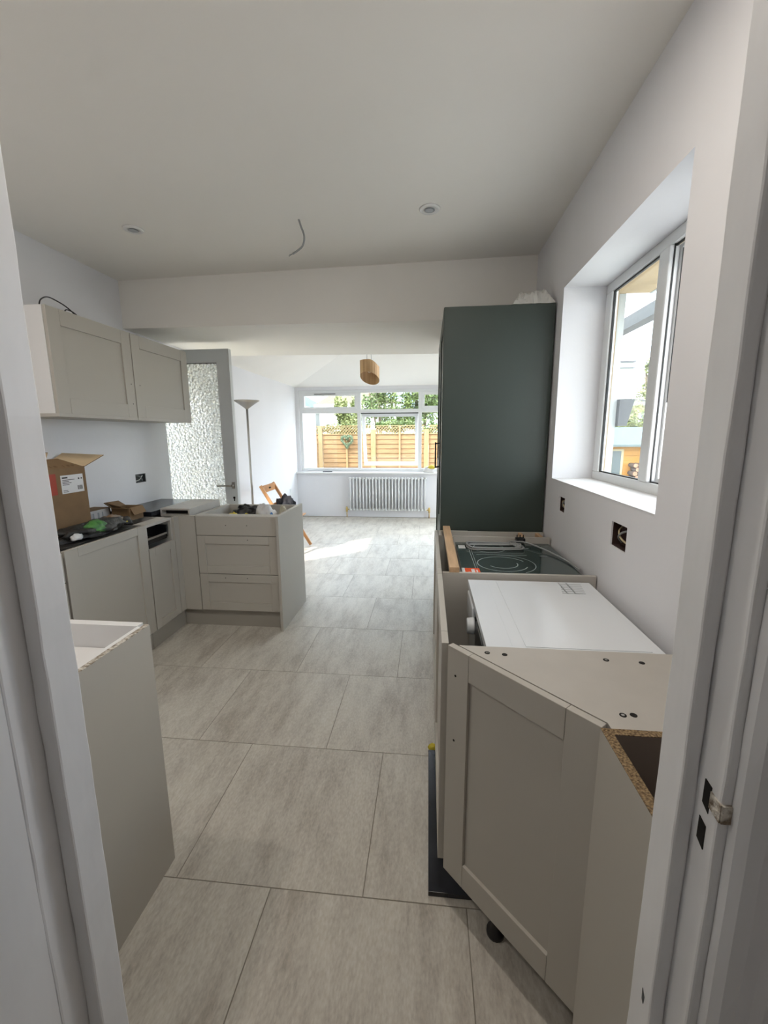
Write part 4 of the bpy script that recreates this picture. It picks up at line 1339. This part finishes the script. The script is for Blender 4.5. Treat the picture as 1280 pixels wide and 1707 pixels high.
bush('hedge', 'yellow green shrub behind the left part of the fence', -2.15, 11.75, 1.75, .42, .28, .75, 3200, .05, 'leaf2', 1)
bush('tree', 'small leafy tree seen behind the middle window panes', -1.45, 13.1, 2.45, .60, .35, 1.05, 2600, .055, 'leaf', 2, cat='tree')
bush('tree', 'dense green tree right of the middle of the garden window', -.30, 11.95, 2.15, .72, .35, 1.05, 6500, .05, 'leaf', 3, cat='tree')
bush('tree', 'bushy green tree behind the right end of the fence', .98, 13.2, 2.2, .75, .35, 1.1, 4200, .05, 'leaf', 4, cat='tree')
bush('climber', 'creeper spilling over the fence trellis left of the wreath', -2.25, 11.12, 1.60, .62, .05, .14, 700, .04, 'leaf2', 5, trunk=False, cat='plant')
bush('climber', 'creeper spilling over the fence trellis in the middle', -.75, 11.12, 1.64, .70, .05, .18, 1000, .04, 'leaf', 6, trunk=False, cat='plant')
# wreath
t = thing('heart_wreath', 'heart shaped grey green wreath hanging on the fence', 'wreath', (-2.1, FY - .10, 1.2))
rnd = random.Random(9)
hp = []
for k in range(40):
    a = 2 * PI * k / 40
    hx_ = 16 * math.sin(a) ** 3; hz_ = 13 * math.cos(a) - 5 * math.cos(2 * a) - 2 * math.cos(3 * a) - math.cos(4 * a)
    hp.append(Vector((-2.07 + hx_ * .0085, FY - .10, 1.30 + hz_ * .0095)))
bm = nb(); tube(bm, hp, .026, 7, closed=True); obj('frame_ring', bm, 'wreath', t)
o = leaves('twigs', lambda r: r.choice(hp) + Vector((r.gauss(0, .018), r.gauss(0, .012), r.gauss(0, .018))), 900, .022, 'wreath', t, 10); o['kind'] = 'stuff'
bm = nb(); tube(bm, [(-2.07, FY - .095, 1.36), (-2.07, FY - .06, 1.50)], .003, 5); obj('string', bm, 'bark', t)
# white neighbour wall at left, garden table
tag(bobj('garden_wall', 'render', None, (-2.75, -2.46, 7.84, 9.35, -.25, 2.02)), 'white rendered garden wall outside at left of the window', 'wall')
t = thing('garden_table', 'pale grey table top outside below the left window pane', 'table', (-2.2, 9.6, -.25))
bobj('table_top', 'grey_table', t, (-2.62, -1.72, 9.4, 10.1, .60, .64))
for xx in (-2.55, -1.80):
    for yy in (9.46, 10.04):
        bobj('leg', 'grey_table', t, (xx - .02, xx + .02, yy - .02, yy + .02, -.25, .60))


# houses beyond
def house(lab, x0, x1, y0, y1, ze, zr, roofm, wallm, wins, hip=.35, nm='house'):
    t = thing(nm, lab, 'house', ((x0 + x1) / 2, (y0 + y1) / 2, -.25))
    bobj('house_walls', wallm, t, (x0, x1, y0, y1, -.25, ze))
    bm = nb()
    e = .3
    a = [bm.verts.new(p) for p in ((x0 - e, y0 - e, ze), (x1 + e, y0 - e, ze), (x1 + e, y1 + e, ze), (x0 - e, y1 + e, ze))]
    ym = (y0 + y1) / 2; hx_ = (x1 - x0) * hip
    r_ = [bm.verts.new((x0 + hx_, ym, zr)), bm.verts.new((x1 - hx_, ym, zr))]
    bm.faces.new((a[0], a[1], r_[1], r_[0])); bm.faces.new((a[2], a[3], r_[0], r_[1])); bm.faces.new((a[1], a[2], r_[1])); bm.faces.new((a[3], a[0], r_[0])); bm.faces.new(a[::-1])
    obj('roof', bm, roofm, t)
    bobj('fascia', 'render', t, (x0 - e, x1 + e, y0 - e - .05, y0 - e, ze - .25, ze + .02))
    for (wx, wz, ww, wh) in wins:
        w = bobj('window', 'upvc', t, (wx, wx + ww, y0 - .06, y0, wz, wz + wh))
        bobj('pane', 'winpane', w, (wx + .1, wx + ww - .1, y0 - .08, y0 - .06, wz + .1, wz + wh - .1))
    return t


house('white rendered house with brown hipped roof behind the fence', -7.6, -2.6, 30, 38, 3.5, 5.6, 'rooftile', 'render', [(-6.0, 1.9, 1.1, .75), (-6.0, 3.0, 1.1, .35)])
house('house with teal green roof at the far left of the window', -15.5, -8.9, 32, 40, 3.4, 5.2, 'slate', 'render', [(-10.8, 1.8, 1.0, .8)])

# ---- seen through the kitchen window
t = thing('garden_shed', 'yellow timber shed with grey felt roof seen through kitchen window', 'shed', (7, 14, -.25))
sx0, sx1, sy0 = 4.6, 9.5, 13.4
nbd = 9
for k in range(nbd):
    z = -.25 + k * .15
    bobj('cladding_board', 'shed', t, (sx0, sx1, sy0 - .005 - .012 * (k % 1), sy0 + .02, z, z + .143))
bobj('shed_body', 'shed', t, (sx0, sx1, sy0 + .021, 16, -.25, 1.08))
bm = nb()
vs_ = [(sx0 - .2, sy0 - .25, 1.06), (sx1 + .2, sy0 - .25, 1.06), (sx1 + .2, 15.0, 1.58), (sx0 - .2, 15.0, 1.58)]
a = [bm.verts.new(p) for p in vs_]; b = [bm.verts.new((p[0], p[1], p[2] + .06)) for p in vs_]
bm.faces.new(a); bm.faces.new(b[::-1])
for i in range(4): bm.faces.new((a[i], a[(i + 1) % 4], b[(i + 1) % 4], b[i]))
obj('roof', bm, 'greyroof', t)
w = bobj('window', 'cream', t, (5.05, 5.75, sy0 - .03, sy0 - .006, -.1, .98))
bobj('pane', 'winpane', w, (5.12, 5.36, sy0 - .04, sy0 - .03, 0, .93), (5.44, 5.68, sy0 - .04, sy0 - .03, 0, .93))
t = thing('log_stack', 'stack of cut logs against the yellow shed', 'logs', (6.9, 13.1, -.25))
proto = None
rnd = random.Random(4)
for r in range(7):
    for k in range(14):
        x = 5.95 + k * .135 + (.067 if r % 2 else 0); z = -.18 + r * .118
        if proto is None:
            bm = nb(); tube(bm, [(0, 0, 0), (0, .35, 0)], .066, 8)
            for f in bm.faces:
                if abs(f.normal.y) > .5 or len(f.verts) > 4: f.material_index = 1
            proto = obj('log', bm, ['logdark', 'logend'], t); proto.matrix_parent_inverse = Matrix.Translation(t.location).inverted(); o = proto
        else:
            o = proto.copy(); C.objects.link(o)
        s = rnd.uniform(.8, 1.02); o.scale = (s, 1, s)
        o.location = (x, 13.0 + rnd.uniform(-.03, .0), z); o.rotation_euler = (0, rnd.uniform(0, 3), 0)
bush('hedge', 'light green hedge above the grey shed roof', 7.6, 17.2, 1.3, 2.4, .7, 1.45, 8500, .08, 'leaf2', 14, trunk=True, cat='hedge')
bush('tree', 'tall tree beside the white house seen through kitchen window', 12.9, 27.0, 4.3, 1.1, .8, 1.7, 4500, .12, 'leaf2', 15, cat='tree')
t = thing('house', 'cream low building with white window seen through kitchen window', 'house', (10, 21, -.25))
bobj('house_walls', 'cream', t, (8.0, 18.0, 20.0, 24.0, -.25, 2.62))
bobj('parapet', 'render', t, (7.8, 18.2, 19.8, 24.2, 2.62, 2.80)); bobj('roof', 'darkgrey', t, (7.7, 18.3, 19.7, 24.3, 2.80, 2.86))
w = bobj('window', 'upvc', t, (9.05, 10.4, 19.93, 20.0, 1.5, 2.3)); bobj('pane', 'winpane', w, (9.15, 9.68, 19.9, 19.93, 1.58, 2.22), (9.78, 10.3, 19.9, 19.93, 1.58, 2.22))
t = thing('house', 'tall white flat roofed house farthest in the kitchen window view', 'house', (12, 30, -.25))
bobj('house_walls', 'render', t, (9.0, 13.0, 30.0, 38.0, -.25, 5.9))
bobj('parapet', 'darkgrey', t, (8.9, 13.1, 29.9, 38.1, 5.9, 6.0), (8.9, 13.1, 29.9, 38.1, 5.55, 5.6)); bobj('chimney', 'soffit', t, (11.9, 12.6, 31, 32, 6.0, 6.35))

# eaves above the kitchen window, dark bar and hopper
t = thing('roof_eaves', 'tan underside of the roof eaves outside the kitchen window', 'eaves', (1.2, 2.5, 2.38))
bobj('soffit_board', 'soffit', t, (1.0, 1.44, .6, 3.19, 2.36, 2.40))
bobj('fascia', 'render', t, (1.44, 1.46, .6, 3.19, 2.355, 2.60))
t = thing('dark_bar', 'dark grey bar crossing the sky outside the kitchen window', 'beam', (1.75, 3.9, -.25))  # plain dark grey bar on two posts, across the sky
bobj('bar_body', 'darkgrey', t, (1.70, 1.80, 1.2, 4.9, 2.345, 2.445))
for yy in (1.25, 4.85):
    bobj('post', 'darkgrey', t, (1.70, 1.80, yy - .05, yy + .05, -.25, 2.345))
bm = nb()
prism(bm, [(1.302, 3.16), (1.40, 3.16), (1.40, 3.26), (1.302, 3.26)], 1.50, 1.68)
for v in bm.verts:
    if v.co.z < 1.6 and v.co.x > 1.35: v.co.x -= .04
tag(obj('rainwater_hopper', bm, 'darkgrey'), 'dark grey rainwater hopper on the white outside wall', 'hopper')
# sunlit wall and fence outside the garden door
tag(bobj('neighbour_wall', 'renderpale', None, (-5.0, -4.8, 8.95, 14.0, -.25, 3.6)), 'pale rendered neighbour wall seen blurred through the obscure glass', 'wall')
tag(bobj('fence_post', 'darkgrey', None, (-5.05, -4.85, 8.76, 8.94, -.25, 3.0)), 'dark post between the side fence and neighbour wall', 'post')
tag(bobj('side_fence', 'creampale', None, (-5.0, -4.9, -1, 8.75, -.25, 3.0)), 'yellowish side fence seen blurred through the obscure glass', 'fence')
